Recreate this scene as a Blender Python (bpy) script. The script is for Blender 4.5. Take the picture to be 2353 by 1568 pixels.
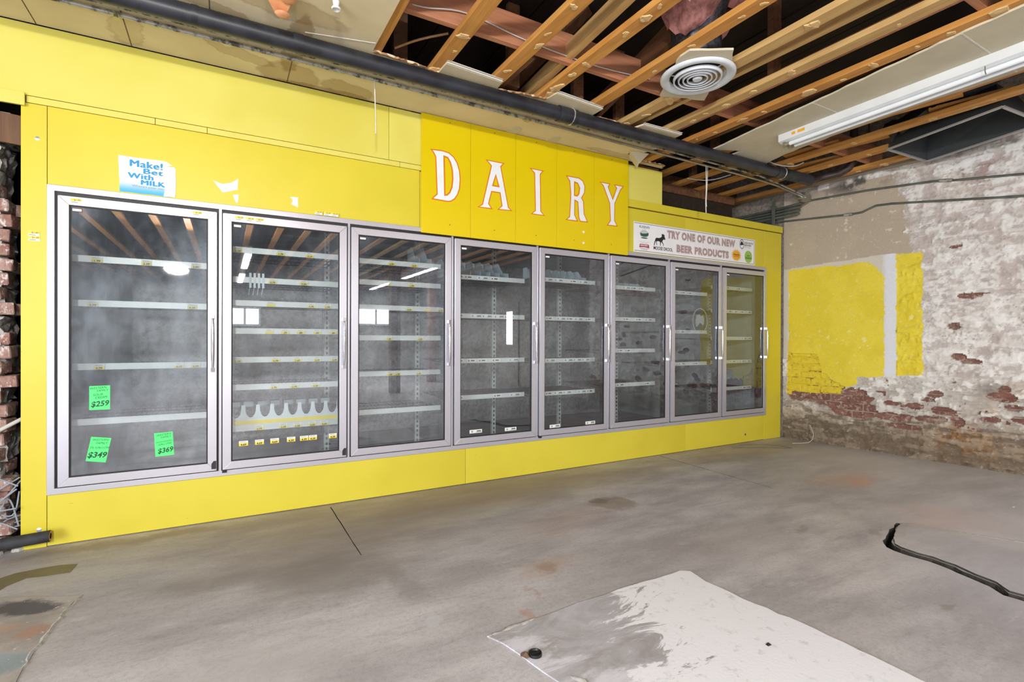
import bpy, bmesh, math, random
import numpy as np
from mathutils import Vector, Matrix
random.seed(7); rng = np.random.default_rng(7)
for o in list(bpy.data.objects): bpy.data.objects.remove(o, do_unlink=True)
SC = bpy.context.scene; COL = SC.collection
PI = math.pi

# ------------------------------------------------------------------ camera
cam = bpy.data.cameras.new('camera'); co = bpy.data.objects.new('camera', cam); COL.objects.link(co)
YAW, PITCH, ROLL = 0.51499, -0.0032, 0.0036
f = Vector((math.sin(YAW)*math.cos(PITCH), math.cos(YAW)*math.cos(PITCH), math.sin(PITCH)))
r = Vector((math.cos(YAW), -math.sin(YAW), 0)); u = r.cross(f)
r2 = math.cos(ROLL)*r + math.sin(ROLL)*u; u2 = -math.sin(ROLL)*r + math.cos(ROLL)*u
M = Matrix((( r2.x, u2.x, -f.x, .808), (r2.y, u2.y, -f.y, -3.711), (r2.z, u2.z, -f.z, 1.158), (0,0,0,1)))
co.matrix_world = M
cam.sensor_width = 36; cam.lens = 1169.5*36/2353; cam.clip_start = .02; cam.clip_end = 100
SC.camera = co
vs = SC.view_settings; vs.view_transform = 'Standard'; vs.look = 'None'; vs.gamma = 1; vs.use_curve_mapping = False
vs.exposure = 0.44

# ------------------------------------------------------------------ world and lights
w = bpy.data.worlds.new('world'); SC.world = w; w.use_nodes = True
w.node_tree.nodes['Background'].inputs[0].default_value = (.75,.85,1,1)
w.node_tree.nodes['Background'].inputs[1].default_value = 1.0
def area(name, loc, target, sx, sy, power, col=(1,1,1), shape='RECTANGLE'):
    l = bpy.data.lights.new(name, 'AREA'); l.shape = shape; l.size = sx; l.size_y = sy; l.energy = power; l.color = col
    o = bpy.data.objects.new(name, l); COL.objects.link(o); o.location = loc
    o.rotation_euler = (Vector(target)-Vector(loc)).to_track_quat('-Z','Y').to_euler()
    return o
area('flood_lamp_light', (.15,-6.0,2.25), (2.8,0,1.5), .34, .15, 132, (1,.97,.94), 'ELLIPSE')
area('added_side_fill', (-3.1,-4.2,1.5), (4.5,-2.6,1.0), 5.4, 2.4, 470, (.86,.93,1))  # unseen fill lamp added on the left side; no window is built there
for i,(x,y) in enumerate(((1.2,-8.2),(4.9,-8.2),(1.2,-11.6),(4.9,-11.6))):
    area('strip_light_glow', (x,y,2.74), (x,y,0),   .12, 2.3, 120, (1,.98,.95))

# ------------------------------------------------------------------ mesh helpers
WL = {}
class MB:
    def __init__(s): s.v=[]; s.f=[]; s.m=[]
    def add(s, vs, fs, mi=0):
        b=len(s.v); s.v+= [tuple(q) for q in vs]; s.f+=[tuple(b+i for i in q) for q in fs]; s.m+=[mi]*len(fs); return s
    def box(s,x0,x1,y0,y1,z0,z1,mi=0):
        if x0>x1:x0,x1=x1,x0
        if y0>y1:y0,y1=y1,y0
        if z0>z1:z0,z1=z1,z0
        return s.add([(x0,y0,z0),(x1,y0,z0),(x1,y1,z0),(x0,y1,z0),(x0,y0,z1),(x1,y0,z1),(x1,y1,z1),(x0,y1,z1)],
            [(0,3,2,1),(4,5,6,7),(0,1,5,4),(1,2,6,5),(2,3,7,6),(3,0,4,7)],mi)
    def bar(s,a,b,w,h,up=(0,0,1),mi=0):
        a=Vector(a);b=Vector(b);d=(b-a).normalized();up=Vector(up);rt=d.cross(up)
        if rt.length<1e-4: rt=d.cross(Vector((1,0,0)))
        rt.normalize();uu=rt.cross(d)
        vs=[]
        for p in(a,b):
            for i,j in((-1,-1),(1,-1),(1,1),(-1,1)): vs.append(p+rt*(w/2*i)+uu*(h/2*j))
        return s.add(vs,[(0,1,2,3),(7,6,5,4),(0,4,5,1),(1,5,6,2),(2,6,7,3),(3,7,4,0)],mi)
    def tube(s,pts,rad,n=8,cap=True,mi=0):
        pts=[Vector(p) for p in pts]; rads=rad if isinstance(rad,(list,tuple)) else [rad]*len(pts)
        prev=None; vs=[];fs=[]
        for i,p in enumerate(pts):
            d=(pts[min(i+1,len(pts)-1)]-pts[max(i-1,0)])
            if d.length<1e-9:d=Vector((0,0,1))
            d.normalize()
            if prev is None:
                a=Vector((0,0,1)) if abs(d.z)<.9 else Vector((1,0,0)); x=d.cross(a).normalized()
            else:
                x=prev-d*prev.dot(d)
                x=x.normalized() if x.length>1e-5 else d.orthogonal().normalized()
            prev=x; y=d.cross(x)
            for k in range(n):
                t=2*PI*k/n; vs.append(p+(x*math.cos(t)+y*math.sin(t))*rads[i])
        for i in range(len(pts)-1):
            for k in range(n):
                a=i*n+k;b=i*n+(k+1)%n; fs.append((a,b,b+n,a+n))
        if cap: fs.append(tuple(range(n-1,-1,-1))); fs.append(tuple(range(len(vs)-n,len(vs))))
        return s.add(vs,fs,mi)
    def lathe(s,prof,c,n=40,mi=0,close=False):   # prof: (r,z) around vertical axis at c
        vs=[];fs=[]
        for (rr,z) in prof:
            for k in range(n): t=2*PI*k/n; vs.append((c[0]+rr*math.cos(t),c[1]+rr*math.sin(t),c[2]+z))
        m=len(prof)
        for i in range(m if close else m-1):
            j=(i+1)%m
            for k in range(n): a=i*n+k;b=i*n+(k+1)%n; fs.append((a,b,j*n+(k+1)%n,j*n+k))
        return s.add(vs,fs,mi)
    def fill(s,loops,place,t,mi=0,ms=None):
        """polygon with holes (2D loops), extruded by t; place(u,v,w)->xyz, w=0 front face, w=t back"""
        bm=bmesh.new(); es=[]
        for lp in loops:
            vv=[bm.verts.new((q[0],q[1],0)) for q in lp]
            for i in range(len(vv)): es.append(bm.edges.new((vv[i],vv[(i+1)%len(vv)])))
        bmesh.ops.triangle_fill(bm,edges=es,use_beauty=True,use_dissolve=False,normal=(0,0,1))
        bm.verts.index_update(); V=[v.co.copy() for v in bm.verts]; F=[[v.index for v in q.verts] for q in bm.faces]
        bm.free(); n=len(V)
        vs=[place(q.x,q.y,0) for q in V]; s.add(vs,F,mi)
        if t:
            s.add([place(q.x,q.y,t) for q in V],[q[::-1] for q in F],mi)
            for lp in loops:
                m=len(lp); vv=[place(q[0],q[1],0) for q in lp]+[place(q[0],q[1],t) for q in lp]
                s.add(vv,[(i,(i+1)%m,m+(i+1)%m,m+i) for i in range(m)],mi if ms is None else ms)
        return s
    def mesh(s,name,off=(0,0,0)):
        me=bpy.data.meshes.new(name)
        me.from_pydata([(a-off[0],b-off[1],c-off[2]) for a,b,c in s.v],[],s.f)
        me.polygons.foreach_set('material_index',s.m)
        return me
def fixn(me):
    bm=bmesh.new(); bm.from_mesh(me); bmesh.ops.remove_doubles(bm,verts=bm.verts,dist=1e-5)
    bmesh.ops.recalc_face_normals(bm,faces=bm.faces); bm.to_mesh(me); bm.free()
def tag(o,label=None,cat=None,group=None,kind=None):
    if label:o['label']=label
    if cat:o['category']=cat
    if group:o['group']=group
    if kind:o['kind']=kind
    return o
def wloc(p): return WL[p.name] if p else Vector((0,0,0))
def put(name,me,mats,parent=None,loc=(0,0,0),smooth=False,bevel=0,rot=None,scale=None):
    if mats is not None and not me.materials:
        for m in (mats if isinstance(mats,(list,tuple)) else [mats]): me.materials.append(m)
    o=bpy.data.objects.new(name,me); COL.objects.link(o)
    loc=Vector(loc); o.location=loc-wloc(parent); o.parent=parent; WL[o.name]=loc
    if rot:o.rotation_euler=rot
    if scale:o.scale=scale
    if smooth:
        me.polygons.foreach_set('use_smooth',[True]*len(me.polygons))
        try: me.set_sharp_from_angle(angle=math.radians(40))
        except Exception: pass
    if bevel:
        b=o.modifiers.new('bevel','BEVEL'); b.width=bevel; b.segments=2; b.limit_method='ANGLE'
    return o
def obj(name,mb,mats,parent=None,smooth=False,bevel=0,org=None,norm=True):
    """mesh given in world coordinates; origin at centre of its base"""
    V=np.array(mb.v); lo=V.min(0);hi=V.max(0)
    if org is None: org=((lo[0]+hi[0])/2,(lo[1]+hi[1])/2,lo[2])
    me=mb.mesh(name,org)
    if norm: fixn(me)
    return put(name,me,mats,parent,org,smooth,bevel)
def thing(name,label,cat,loc,group=None,kind=None):
    o=bpy.data.objects.new(name,None); COL.objects.link(o); o.location=loc; o.empty_display_size=.1
    WL[o.name]=Vector(loc); return tag(o,label,cat,group,kind)
def solo(name,mb,mats,label,cat,group=None,**k): return tag(obj(name,mb,mats,**k),label,cat,group)
def wallp(y0):   # 2D (x,z) on the front wall, w goes into the wall
    return lambda a,b,w:(a,y0+w,b)
def text_into(mb,txt,size,x,y,z,align='LEFT',bold=0,xs=1,thick=.0006,mi=0,rot=0,shear=0,space=1,fit=None):
    c=bpy.data.curves.new('t','FONT'); c.body=txt; c.size=size; c.align_x=align; c.offset=bold; c.extrude=thick/2; c.shear=shear; c.space_character=space; c.resolution_u=3
    o=bpy.data.objects.new('t',c); COL.objects.link(o)
    dg=bpy.context.evaluated_depsgraph_get(); me=bpy.data.meshes.new_from_object(o.evaluated_get(dg))
    vs=[]
    cs,sn=math.cos(rot),math.sin(rot)
    for v in me.vertices:
        a,b=v.co.x*xs,v.co.y; a,b=a*cs-b*sn,a*sn+b*cs
        vs.append((x+a,y-thick/2-v.co.z,z+b))
    if fit:
        xs_=[q[0] for q in vs]; zs_=[q[2] for q in vs]; a0,a1,b0,b1=min(xs_),max(xs_),min(zs_),max(zs_)
        vs=[(fit[0]+(q[0]-a0)/(a1-a0)*(fit[1]-fit[0]),q[1],fit[2]+(q[2]-b0)/(b1-b0)*(fit[3]-fit[2])) for q in vs]
    mb.add(vs,[tuple(p.vertices) for p in me.polygons],mi)
    bpy.data.objects.remove(o,do_unlink=True); bpy.data.meshes.remove(me); bpy.data.curves.remove(c)
    return mb
def inset(poly,d):
    n=len(poly); A=sum(poly[i][0]*poly[(i+1)%n][1]-poly[(i+1)%n][0]*poly[i][1] for i in range(n))
    sg=1 if A>0 else -1; out=[]
    for i in range(n):
        p0=Vector(poly[i-1]);p=Vector(poly[i]);p2=Vector(poly[(i+1)%n])
        e1=(p-p0).normalized();e2=(p2-p).normalized()
        n1=Vector((-e1.y,e1.x))*sg;n2=Vector((-e2.y,e2.x))*sg
        m=n1+n2; m= m.normalized() if m.length>1e-4 else n1
        k=d/max(.45,m.dot(n1)); q=p+m*k; out.append((q.x,q.y))
    return out

# ------------------------------------------------------------------ material helpers
def lin(r,g,b):
    h=lambda c:(c/255/12.92 if c<=10 else ((c/255+.055)/1.055)**2.4)
    return (h(r),h(g),h(b),1)
class NT:
    def __init__(s,name):
        s.m=bpy.data.materials.new(name); s.m.use_nodes=True; s.t=s.m.node_tree; s.n=s.t.nodes; s.l=s.t.links
        s.b=s.n['Principled BSDF']; s._tc=None
    def new(s,t,**k):
        q=s.n.new(t)
        for a,b in k.items(): setattr(q,a,b)
        return q
    def set(s,sock,v):
        if hasattr(v,'is_output') or isinstance(v,bpy.types.NodeSocket): s.l.new(v,sock)
        elif v is not None: sock.default_value=v
    def co(s,kind='Object'):
        if not s._tc: s._tc=s.new('ShaderNodeTexCoord')
        return s._tc.outputs[kind]
    def mapp(s,vec,loc=(0,0,0),rot=(0,0,0),scale=(1,1,1),vt='POINT'):
        q=s.new('ShaderNodeMapping',vector_type=vt); s.set(q.inputs[0],vec); q.inputs['Location'].default_value=loc; q.inputs['Rotation'].default_value=rot; q.inputs['Scale'].default_value=scale; return q.outputs[0]
    def noise(s,scale,vec=None,detail=4,rough=.55,dist=0,out=0):
        q=s.new('ShaderNodeTexNoise'); s.set(q.inputs['Vector'],vec if vec is not None else s.co()); q.inputs['Scale'].default_value=scale; q.inputs['Detail'].default_value=detail; q.inputs['Roughness'].default_value=rough; q.inputs['Distortion'].default_value=dist; return q.outputs[out]
    def rng(s,v,a,b,c=0,d=1,smooth=True):
        q=s.new('ShaderNodeMapRange'); q.interpolation_type='SMOOTHSTEP' if smooth else 'LINEAR'
        s.set(q.inputs[0],v)
        for i,x in enumerate((a,b,c,d)): q.inputs[i+1].default_value=x
        return q.outputs[0]
    def math(s,op,a,b=0,clamp=False):
        q=s.new('ShaderNodeMath',operation=op); q.use_clamp=clamp; s.set(q.inputs[0],a); s.set(q.inputs[1],b); return q.outputs[0]
    def vmath(s,op,a,b=(0,0,0),out=0):
        q=s.new('ShaderNodeVectorMath',operation=op); s.set(q.inputs[0],a)
        if b is not None: s.set(q.inputs[1],b)
        return q.outputs['Value' if op in('LENGTH','DOT_PRODUCT') else 'Vector']
    def mix(s,fac,a,b,mode='MIX'):
        q=s.new('ShaderNodeMix',data_type='RGBA',blend_type=mode); s.set(q.inputs[0],fac); s.set(q.inputs[6],a); s.set(q.inputs[7],b); return q.outputs[2]
    def bump(s,h,strength=.3,dist=.01):
        q=s.new('ShaderNodeBump'); q.inputs['Strength'].default_value=strength; q.inputs['Distance'].default_value=dist; s.l.new(h,q.inputs['Height']); s.l.new(q.outputs[0],s.b.inputs['Normal']); return s
    def out(s,col=None,rough=.5,metal=0,spec=None):
        s.set(s.b.inputs['Base Color'],col); s.set(s.b.inputs['Roughness'],rough); s.set(s.b.inputs['Metallic'],metal)
        if spec is not None: s.b.inputs['Specular IOR Level'].default_value=spec
        return s.m
    def rand(s):
        q=s.new('ShaderNodeObjectInfo'); return q.outputs['Random']
    def ell(s,vec,cx,cy,rx,ry,rot=0,soft=.5):
        q=s.mapp(vec,(cx,cy,0),(0,0,rot),(rx,ry,1),'TEXTURE'); return s.rng(s.vmath('LENGTH',q,None),1-soft,1,1,0)
def flat(name,rgb,rough=.5,metal=0,var=.06,scale=6,spec=None):
    n=NT(name); c=lin(*rgb); d=tuple(x*(1-2.2*var) for x in c[:3])+(1,)
    return n.out(n.mix(n.rng(n.noise(scale,detail=3),.35,.7),c,d),rough,metal,spec)

# ------------------------------------------------------------------ materials
def yellow(name,rgb,rgb2,rough=.38,scuff=1):
    n=NT(name); P=n.co()
    c=n.mix(n.rng(n.noise(1.3,P,3),.35,.7),lin(*rgb),lin(*rgb2))
    c=n.mix(n.math('MULTIPLY',n.rng(n.noise(9,n.mapp(P,scale=(1,1,3)),5,.7),.6,.8),.25),c,lin(205,180,60))
    if scuff:
        c=n.mix(n.math('MULTIPLY',n.rng(n.noise(26,n.mapp(P,scale=(.35,1,1.3)),6,.75),.705,.73),.7*scuff),c,lin(110,95,50))
    n.bump(n.noise(60,P,2),.05,.002)
    return n.out(c,rough)
M={}
M['yellow']=yellow('yellow_paint',(214,198,54),(206,190,48))
M['yellow_base']=yellow('yellow_paint_scuffed',(212,198,60),(204,188,52),.42,1.6)
M['yellow_pale']=yellow('pale_yellow',(220,210,104),(212,200,84),.36,.4)  # paler yellow tone for the upper panels
M['yellow_sign']=yellow('sign_yellow',(222,196,2),(216,190,1),.32,0)
def stainless(name,rough=.3,metal=.6):
    return NT(name).out(lin(202,201,211),rough,metal)
M['steel']=stainless('brushed_aluminium'); M['steel_dull']=stainless('dull_aluminium',.4)
M['chrome']=flat('chrome',(215,215,220),.12,1,.03)
M['black']=flat('black_rubber',(22,21,23),.6)
M['gasket']=flat('dark_gasket',(38,35,38),.5)
def glass(d0=.03,d1=.10):
    n=NT('door_glass'); t=n.t
    lw=n.new('ShaderNodeFresnel'); lw.inputs[0].default_value=2.25
    geo=n.new('ShaderNodeNewGeometry')
    fr=n.math('MULTIPLY',lw.outputs[0],n.math('SUBTRACT',1,geo.outputs['Backfacing']))
    tr=n.new('ShaderNodeBsdfTransparent'); tr.inputs[0].default_value=(.93,.96,.96,1)
    gl=n.new('ShaderNodeBsdfGlossy'); gl.inputs['Roughness'].default_value=.012; gl.inputs['Color'].default_value=(.95,.97,1,1)
    df=n.new('ShaderNodeBsdfDiffuse'); df.inputs[0].default_value=(.66,.76,.88,1)
    P=n.co(); dust_glare=n.rng(n.noise(1.7,n.mapp(P,scale=(1,1,.6)),5,.65),.36,.70,d0,d1)  # thin dust film, strengthened on the first doors to paint in flash glare
    m0=n.new('ShaderNodeMixShader'); n.set(m0.inputs[0],n.math('MULTIPLY',dust_glare,n.math('SUBTRACT',1,geo.outputs['Backfacing']))); n.l.new(tr.outputs[0],m0.inputs[1]); n.l.new(df.outputs[0],m0.inputs[2])
    m1=n.new('ShaderNodeMixShader'); n.l.new(fr,m1.inputs[0]); n.l.new(m0.outputs[0],m1.inputs[1]); n.l.new(gl.outputs[0],m1.inputs[2])
    n.l.new(m1.outputs[0],n.n['Material Output'].inputs[0]); n.n.remove(n.b); return n.m
M['glass']=glass(.012,.06); M['glass_b']=glass(.03,.20); M['glass_c']=glass(.05,.36)
n=NT('faded_adhesive'); tr=n.new('ShaderNodeBsdfTransparent'); mx=n.new('ShaderNodeMixShader'); mx.inputs[0].default_value=.35; n.l.new(tr.outputs[0],mx.inputs[1]); n.l.new(n.b.outputs[0],mx.inputs[2]); n.l.new(mx.outputs[0],n.n['Material Output'].inputs[0]); M['glass_haze']=n.out(lin(190,196,190),.7)
def wood(name,a,b,dark=(70,45,25),axis=1,rough=.6):
    n=NT(name); P=n.vmath('ADD',n.co(),None)
    q=n.new('ShaderNodeCombineXYZ'); r_=n.rand(); 
    for i in range(3): n.l.new(n.math('MULTIPLY',r_,37.0+i*11),q.inputs[i])
    P=n.vmath('ADD',n.co(),q.outputs[0])
    sc=[9,9,9]; sc[axis]=.7
    g=n.noise(3,n.mapp(P,scale=tuple(sc)),5,.65,.6)
    c=n.mix(n.rng(g,.3,.7),lin(*a),lin(*b))
    c=n.mix(n.math('MULTIPLY',n.rng(n.noise(1.6,P,3),.5,.75),.45),c,lin(*dark))
    kn=n.noise(7,n.mapp(P,scale=tuple(x/6 for x in sc)),2)
    c=n.mix(n.math('MULTIPLY',n.rng(kn,.70,.76),.7),c,lin(*dark))
    c=n.mix(n.rng(r_,0,1,0,.35),c,lin(*b))
    n.bump(g,.25,.003); return n.out(c,rough)
M['joist']=wood('joist_pine',(218,160,84),(188,126,58),(120,78,36))
M['joist_pale']=wood('joist_pine_pale',(222,186,124),(192,152,94),(120,88,50))
M['beam']=wood('beam_wood',(200,142,108),(168,108,76),(90,55,35),0)
M['brown']=wood('brown_wood',(128,88,58),(92,60,38),(40,26,16))
M['deck']=wood('dark_deck',(58,44,34),(36,27,22),(14,11,9))
M['ledger']=wood('ledger_wood',(190,180,160),(160,148,128),(90,80,64))
M['ply']=wood('plywood',(120,84,50),(92,60,34),(50,30,18),2)
def drywall(name,stains):
    n=NT(name); P=n.co(); nz=n.noise(6,P,5,.65,out=1)
    W=n.vmath('ADD',P,n.vmath('SCALE',n.vmath('SUBTRACT',nz,(.5,.5,.5)),None))
    n.n[-1]
    for q in n.n:
        if q.type=='VECT_MATH' and q.operation=='SCALE': q.inputs['Scale'].default_value=.16
    c=n.mix(n.rng(n.noise(2,P,4),.35,.7),lin(224,209,172),lin(212,196,158))
    for (cx,cy,rx,ry,rot,k) in stains:
        m=n.ell(W,cx,cy,rx,ry,rot,.3); c=n.mix(n.math('MULTIPLY',m,k),c,lin(150,118,66))
        ring=n.math('MULTIPLY',m,n.math('SUBTRACT',1,n.ell(W,cx,cy,rx*.9,ry*.88,rot,.2)))
        c=n.mix(n.math('MULTIPLY',ring,.5),c,lin(104,74,36))
    n.bump(n.noise(90,P,3),.12,.002); return n.out(c,.75)
M['drywall']=drywall('ceiling_drywall',[(1.18,-.1,.2,.2,0,.5),(1.17,-.5,.07,.36,.06,.6),(1.55,-.1,.2,.12,.2,.5),(1.38,-.01,.40,.06,0,.6),(.9,-.24,.22,.06,.3,.35),(.34,-.2,.09,.2,.1,.22),(.7,-.68,.35,.05,.3,.45),(3.9,-.1,.3,.05,0,.3),(1.05,-.85,.4,.12,.2,.35)])
M['drywall_clean']=flat('drywall_clean',(208,198,172),.8,0,.05,4)
M['plaster_core']=flat('gypsum_core',(226,220,208),.9)
M['torn_paper']=flat('torn_kraft_paper',(196,150,104),.9,0,.12,30)
M['dab']=flat('adhesive_dab',(222,186,128),.85,0,.12,40)
M['pipe']=flat('black_iron_pipe',(44,46,54),.42,.0,.25,9)
M['foam']=flat('black_foam',(52,52,56),.75,0,.2,18)
n=NT('galvanised_conduit'); P=n.co(); M['conduit']=n.out(n.mix(n.rng(n.noise(14,P,5,.7),.45,.62),lin(186,184,174),lin(84,84,84)),.4,.4)
M['conduit_bright']=flat('bright_conduit',(176,172,160),.3,.75,.1,9)
M['conduit_dark']=flat('weathered_conduit',(112,116,108),.5,.35,.15,9)
M['cable_white']=flat('white_cable',(205,202,196),.5); M['cable_grey']=flat('grey_blue_cable',(150,160,172),.45)
M['string']=flat('white_string',(225,222,212),.8)
M['white']=flat('white_enamel',(222,224,224),.35,0,.03); M['tube']=flat('fluorescent_tube_glass',(236,240,244),.2,0,.02)
M['vent']=flat('vent_enamel',(214,218,224),.35,0,.05,14)
n=NT('foil_duct'); P=n.co(); M['foil']=n.out(n.mix(n.rng(n.noise(40,P,4,.7),.35,.65),lin(112,112,122),lin(70,70,80)),.35,.6)
M['pink']=flat('pink_insulation',(206,142,136),.95,0,.2,30)
M['duct']=flat('galvanised_duct',(118,122,124),.38,.5,.12,6); M['duct_edge']=flat('duct_flange',(188,188,186),.4,.5)
M['duct_dark']=flat('duct_lining',(66,70,72),.7)
M['film']=flat('black_plastic_film',(40,42,50),.2,0,.2,12)
M['copper']=flat('brown_soil_pipe',(74,60,58),.5,.1,.2,12)
M['paper']=flat('white_paper',(236,236,238),.7,0,.02)
M['ink_dark']=flat('dark_print',(36,32,36),.6); M['ink_red']=flat('maroon_print',(170,120,112),.6)
M['ink_red2']=flat('dark_red_print',(160,40,52),.6); M['ink_grey']=flat('grey_print',(150,152,156),.6)
M['ink_orange']=flat('orange_paint',(216,124,14),.45,0,.04); M['ink_amber']=flat('amber_print',(236,170,44),.6)
M['ink_green']=flat('green_print',(150,196,84),.6); M['ink_forest']=flat('dark_green_print',(58,88,78),.6)
M['ink_blue']=flat('blue_print',(44,150,206),.6); M['ink_fade']=flat('faint_rose_print',(226,208,204),.6)
M['letter_white']=flat('white_lettering',(232,236,238),.4,0,.03)
n=NT('milk_poster_paper'); P=n.co(); z=n.new('ShaderNodeSeparateXYZ'); n.l.new(P,z.inputs[0])
M['poster']=n.out(n.mix(n.rng(z.outputs[2],.005,.085,1,0),lin(232,234,240),lin(70,172,218)),.55)
M['neon']=flat('neon_green_paper',(86,246,128),.6,0,.03)
M['tag_yellow']=flat('yellow_tag',(240,214,60),.5); M['tag_white']=flat('white_tag',(228,230,228),.5); M['tag_pale']=flat('pale_tag',(196,204,200),.5)
n=NT('galvanised_panel'); P=n.co(); v=n.new('ShaderNodeTexVoronoi'); n.l.new(P,v.inputs['Vector']); v.inputs['Scale'].default_value=55
c=n.mix(n.rng(n.noise(18,P,6,.75),.4,.62),lin(178,176,180),lin(108,108,114)); c=n.mix(n.math('MULTIPLY',v.outputs['Distance'],.5),c,lin(190,188,190))
c=n.mix(n.math('MULTIPLY',n.rng(n.noise(2.5,P,4),.45,.7),.4),c,lin(112,110,116)); M['galv']=n.out(c,.5,.35)
M['liner']=flat('white_liner',(160,168,172),.6,0,.14,3); M['cool_floor']=flat('cooler_floor',(84,80,78),.8,0,.2,5)
M['strip']=flat('price_strip',(212,214,214),.35,.1,.03); M['wire']=flat('dark_wire',(40,40,46),.4,.5); M['post']=flat('white_post',(196,200,202),.5,0,.1,20)
M['divider']=flat('white_plastic',(206,214,220),.35,0,.03); M['frost']=flat('frosted_plastic',(168,182,192),.3,0,.05)
M['puck']=flat('black_plastic',(28,28,32),.35); M['debris']=flat('brown_debris',(110,84,70),.9,0,.3,60)
M['lumen']=NT('daylight_pane').m
q=M['lumen'].node_tree; e=q.nodes.new('ShaderNodeEmission'); e.inputs[0].default_value=(.93,.97,1,1); e.inputs[1].default_value=7; q.links.new(e.outputs[0],q.nodes['Material Output'].inputs[0])
M['room_wall']=flat('room_plaster',(176,170,164),.9,0,.12,2); M['red_post']=flat('red_timber',(122,70,52),.7,0,.1,6)
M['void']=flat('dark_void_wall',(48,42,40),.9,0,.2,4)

# floor concrete
n=NT('stained_lit_concrete'); P=n.co()
big=n.noise(.55,P,5,.6); med=n.noise(2.6,n.mapp(P,rot=(0,0,.35),scale=(.5,1.3,1)),7,.62,.15); fine=n.noise(48,P,4,.7)
c=n.mix(n.rng(med,.32,.7),lin(196,193,197),lin(160,156,159))
c=n.mix(n.math('MULTIPLY',n.rng(big,.45,.66),.45),c,lin(152,148,150))
c=n.mix(n.math('MULTIPLY',n.rng(n.noise(7,n.mapp(P,rot=(0,0,.5),scale=(.35,1.6,1)),8,.7,.4),.5,.72),.42),c,lin(140,135,136))
c=n.mix(n.math('MULTIPLY',n.rng(n.noise(19,n.mapp(P,rot=(0,0,-.2),scale=(.25,1.8,1)),6,.75,.3),.58,.7),.3),c,lin(204,202,204))
c=n.mix(n.math('MULTIPLY',n.rng(fine,.42,.75),.35),c,lin(126,121,120))
c=n.mix(n.math('MULTIPLY',n.rng(n.noise(170,P,3,.6),.45,.7),.22),c,lin(120,116,116))
c=n.mix(n.math('MULTIPLY',n.rng(n.noise(5.5,n.mapp(P,rot=(0,0,-.5),scale=(.6,1.4,1)),7,.7,.3),.56,.68),.4),c,lin(196,195,196))
nz=n.noise(3.2,P,5,.65,out=1)
sub=n.vmath('SUBTRACT',nz,(.5,.5,.5)); sca=n.new('ShaderNodeVectorMath',operation='SCALE'); n.l.new(sub,sca.inputs[0]); sca.inputs['Scale'].default_value=.35
W=n.vmath('ADD',P,sca.outputs[0])
for (cx,cy,rx,ry,rot,soft,rgb,k) in [
    (2.4,-.30,3.1,.60,0,.9,(138,122,104),.75),(5.6,-.3,1.6,.4,0,.8,(142,126,110),.6),(1.4,-.75,1.3,.6,.1,.9,(126,115,105),.6),
    (2.26,-1.52,.34,.14,.25,.9,(160,130,104),.45),(2.25,-1.53,.12,.08,0,.8,(146,118,84),.45),(1.95,-1.87,.05,.05,0,.7,(172,128,104),.5),(2.05,-1.75,.02,.16,.45,.8,(160,120,96),.4),
    (3.2,-.93,.16,.2,.2,.4,(128,112,102),.65),(3.15,-.83,.06,.1,.3,.5,(100,86,72),.5),
    (5.4,-1.4,.75,.3,.1,.9,(196,166,154),.5),(5.33,-1.46,.2,.1,.1,.6,(200,152,128),.5),(4.9,-2.2,.55,.4,.2,.9,(196,164,156),.55),(2.75,-1.05,.6,.25,.2,.9,(160,138,132),.5),
    (3.4,-1.75,.9,.4,.1,.9,(150,143,138),.35),(1.25,-1.1,.4,.4,.3,.8,(118,111,106),.6),(.75,-.9,.3,.16,.2,.7,(126,118,110),.4),(1.55,-1.35,.12,.35,.1,.7,(122,116,112),.4),
    (6.2,-1.2,.9,1.2,0,.9,(204,198,194),.6),(5.2,-2.6,1.4,1.2,0,.9,(204,200,202),.5),(6.9,-1.9,.5,.8,0,.8,(206,202,196),.6),(4.75,-2.55,.22,.3,.5,.6,(214,208,206),.5),(4.3,-2.9,1.2,.9,.2,.9,(176,176,186),.5),(.9,-1.75,.5,.3,.1,.8,(184,182,182),.4),(1.55,-1.75,.06,.04,.3,.5,(190,190,196),.6),(1.85,-2.35,.05,.06,.3,.6,(190,186,184),.6),  # broad pale ellipses on the right paint brighter light into the floor
    (3.9,-1.9,.13,.05,.6,.7,(120,108,100),.45),(4.28,-2.12,.14,.06,.5,.7,(128,122,112),.5),(3.55,-2.75,.06,.03,.4,.6,(132,122,110),.5),(.4,-.12,.9,.1,0,.8,(122,104,80),.5)]:
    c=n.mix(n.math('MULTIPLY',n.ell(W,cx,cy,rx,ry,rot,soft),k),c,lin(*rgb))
c=n.mix(n.math('MULTIPLY',n.rng(n.noise(130,P,2,.5),.76,.8),.7),c,lin(228,228,230))
n.bump(n.math('ADD',n.math('MULTIPLY',fine,.5),med),.12,.006)
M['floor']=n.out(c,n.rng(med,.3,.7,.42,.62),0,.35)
n=NT('whitish_concrete_patch'); P=n.co(); sep=n.new('ShaderNodeSeparateXYZ')
nz=n.noise(4,n.mapp(P,rot=(0,0,.3),scale=(.6,1.4,1)),7,.72,.8); n.l.new(P,sep.inputs[0])
fld=n.math('ADD',n.math('MULTIPLY',sep.outputs[0],.9),n.math('MULTIPLY',nz,1.5)); fld=n.math('SUBTRACT',fld,n.math('MULTIPLY',sep.outputs[1],.42))
c=n.mix(n.rng(nz,.3,.7),lin(150,146,146),lin(186,186,194))
c=n.mix(n.rng(n.noise(3.2,n.mapp(P,rot=(0,0,.7),scale=(.5,2,1)),6,.7,.5),.5,.62),c,lin(204,204,212))
c=n.mix(n.rng(fld,.90,.96),c,lin(226,227,233))
c=n.mix(n.math('MULTIPLY',n.rng(n.noise(16,P,6,.75),.55,.68),.35),c,lin(150,148,152))
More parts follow.
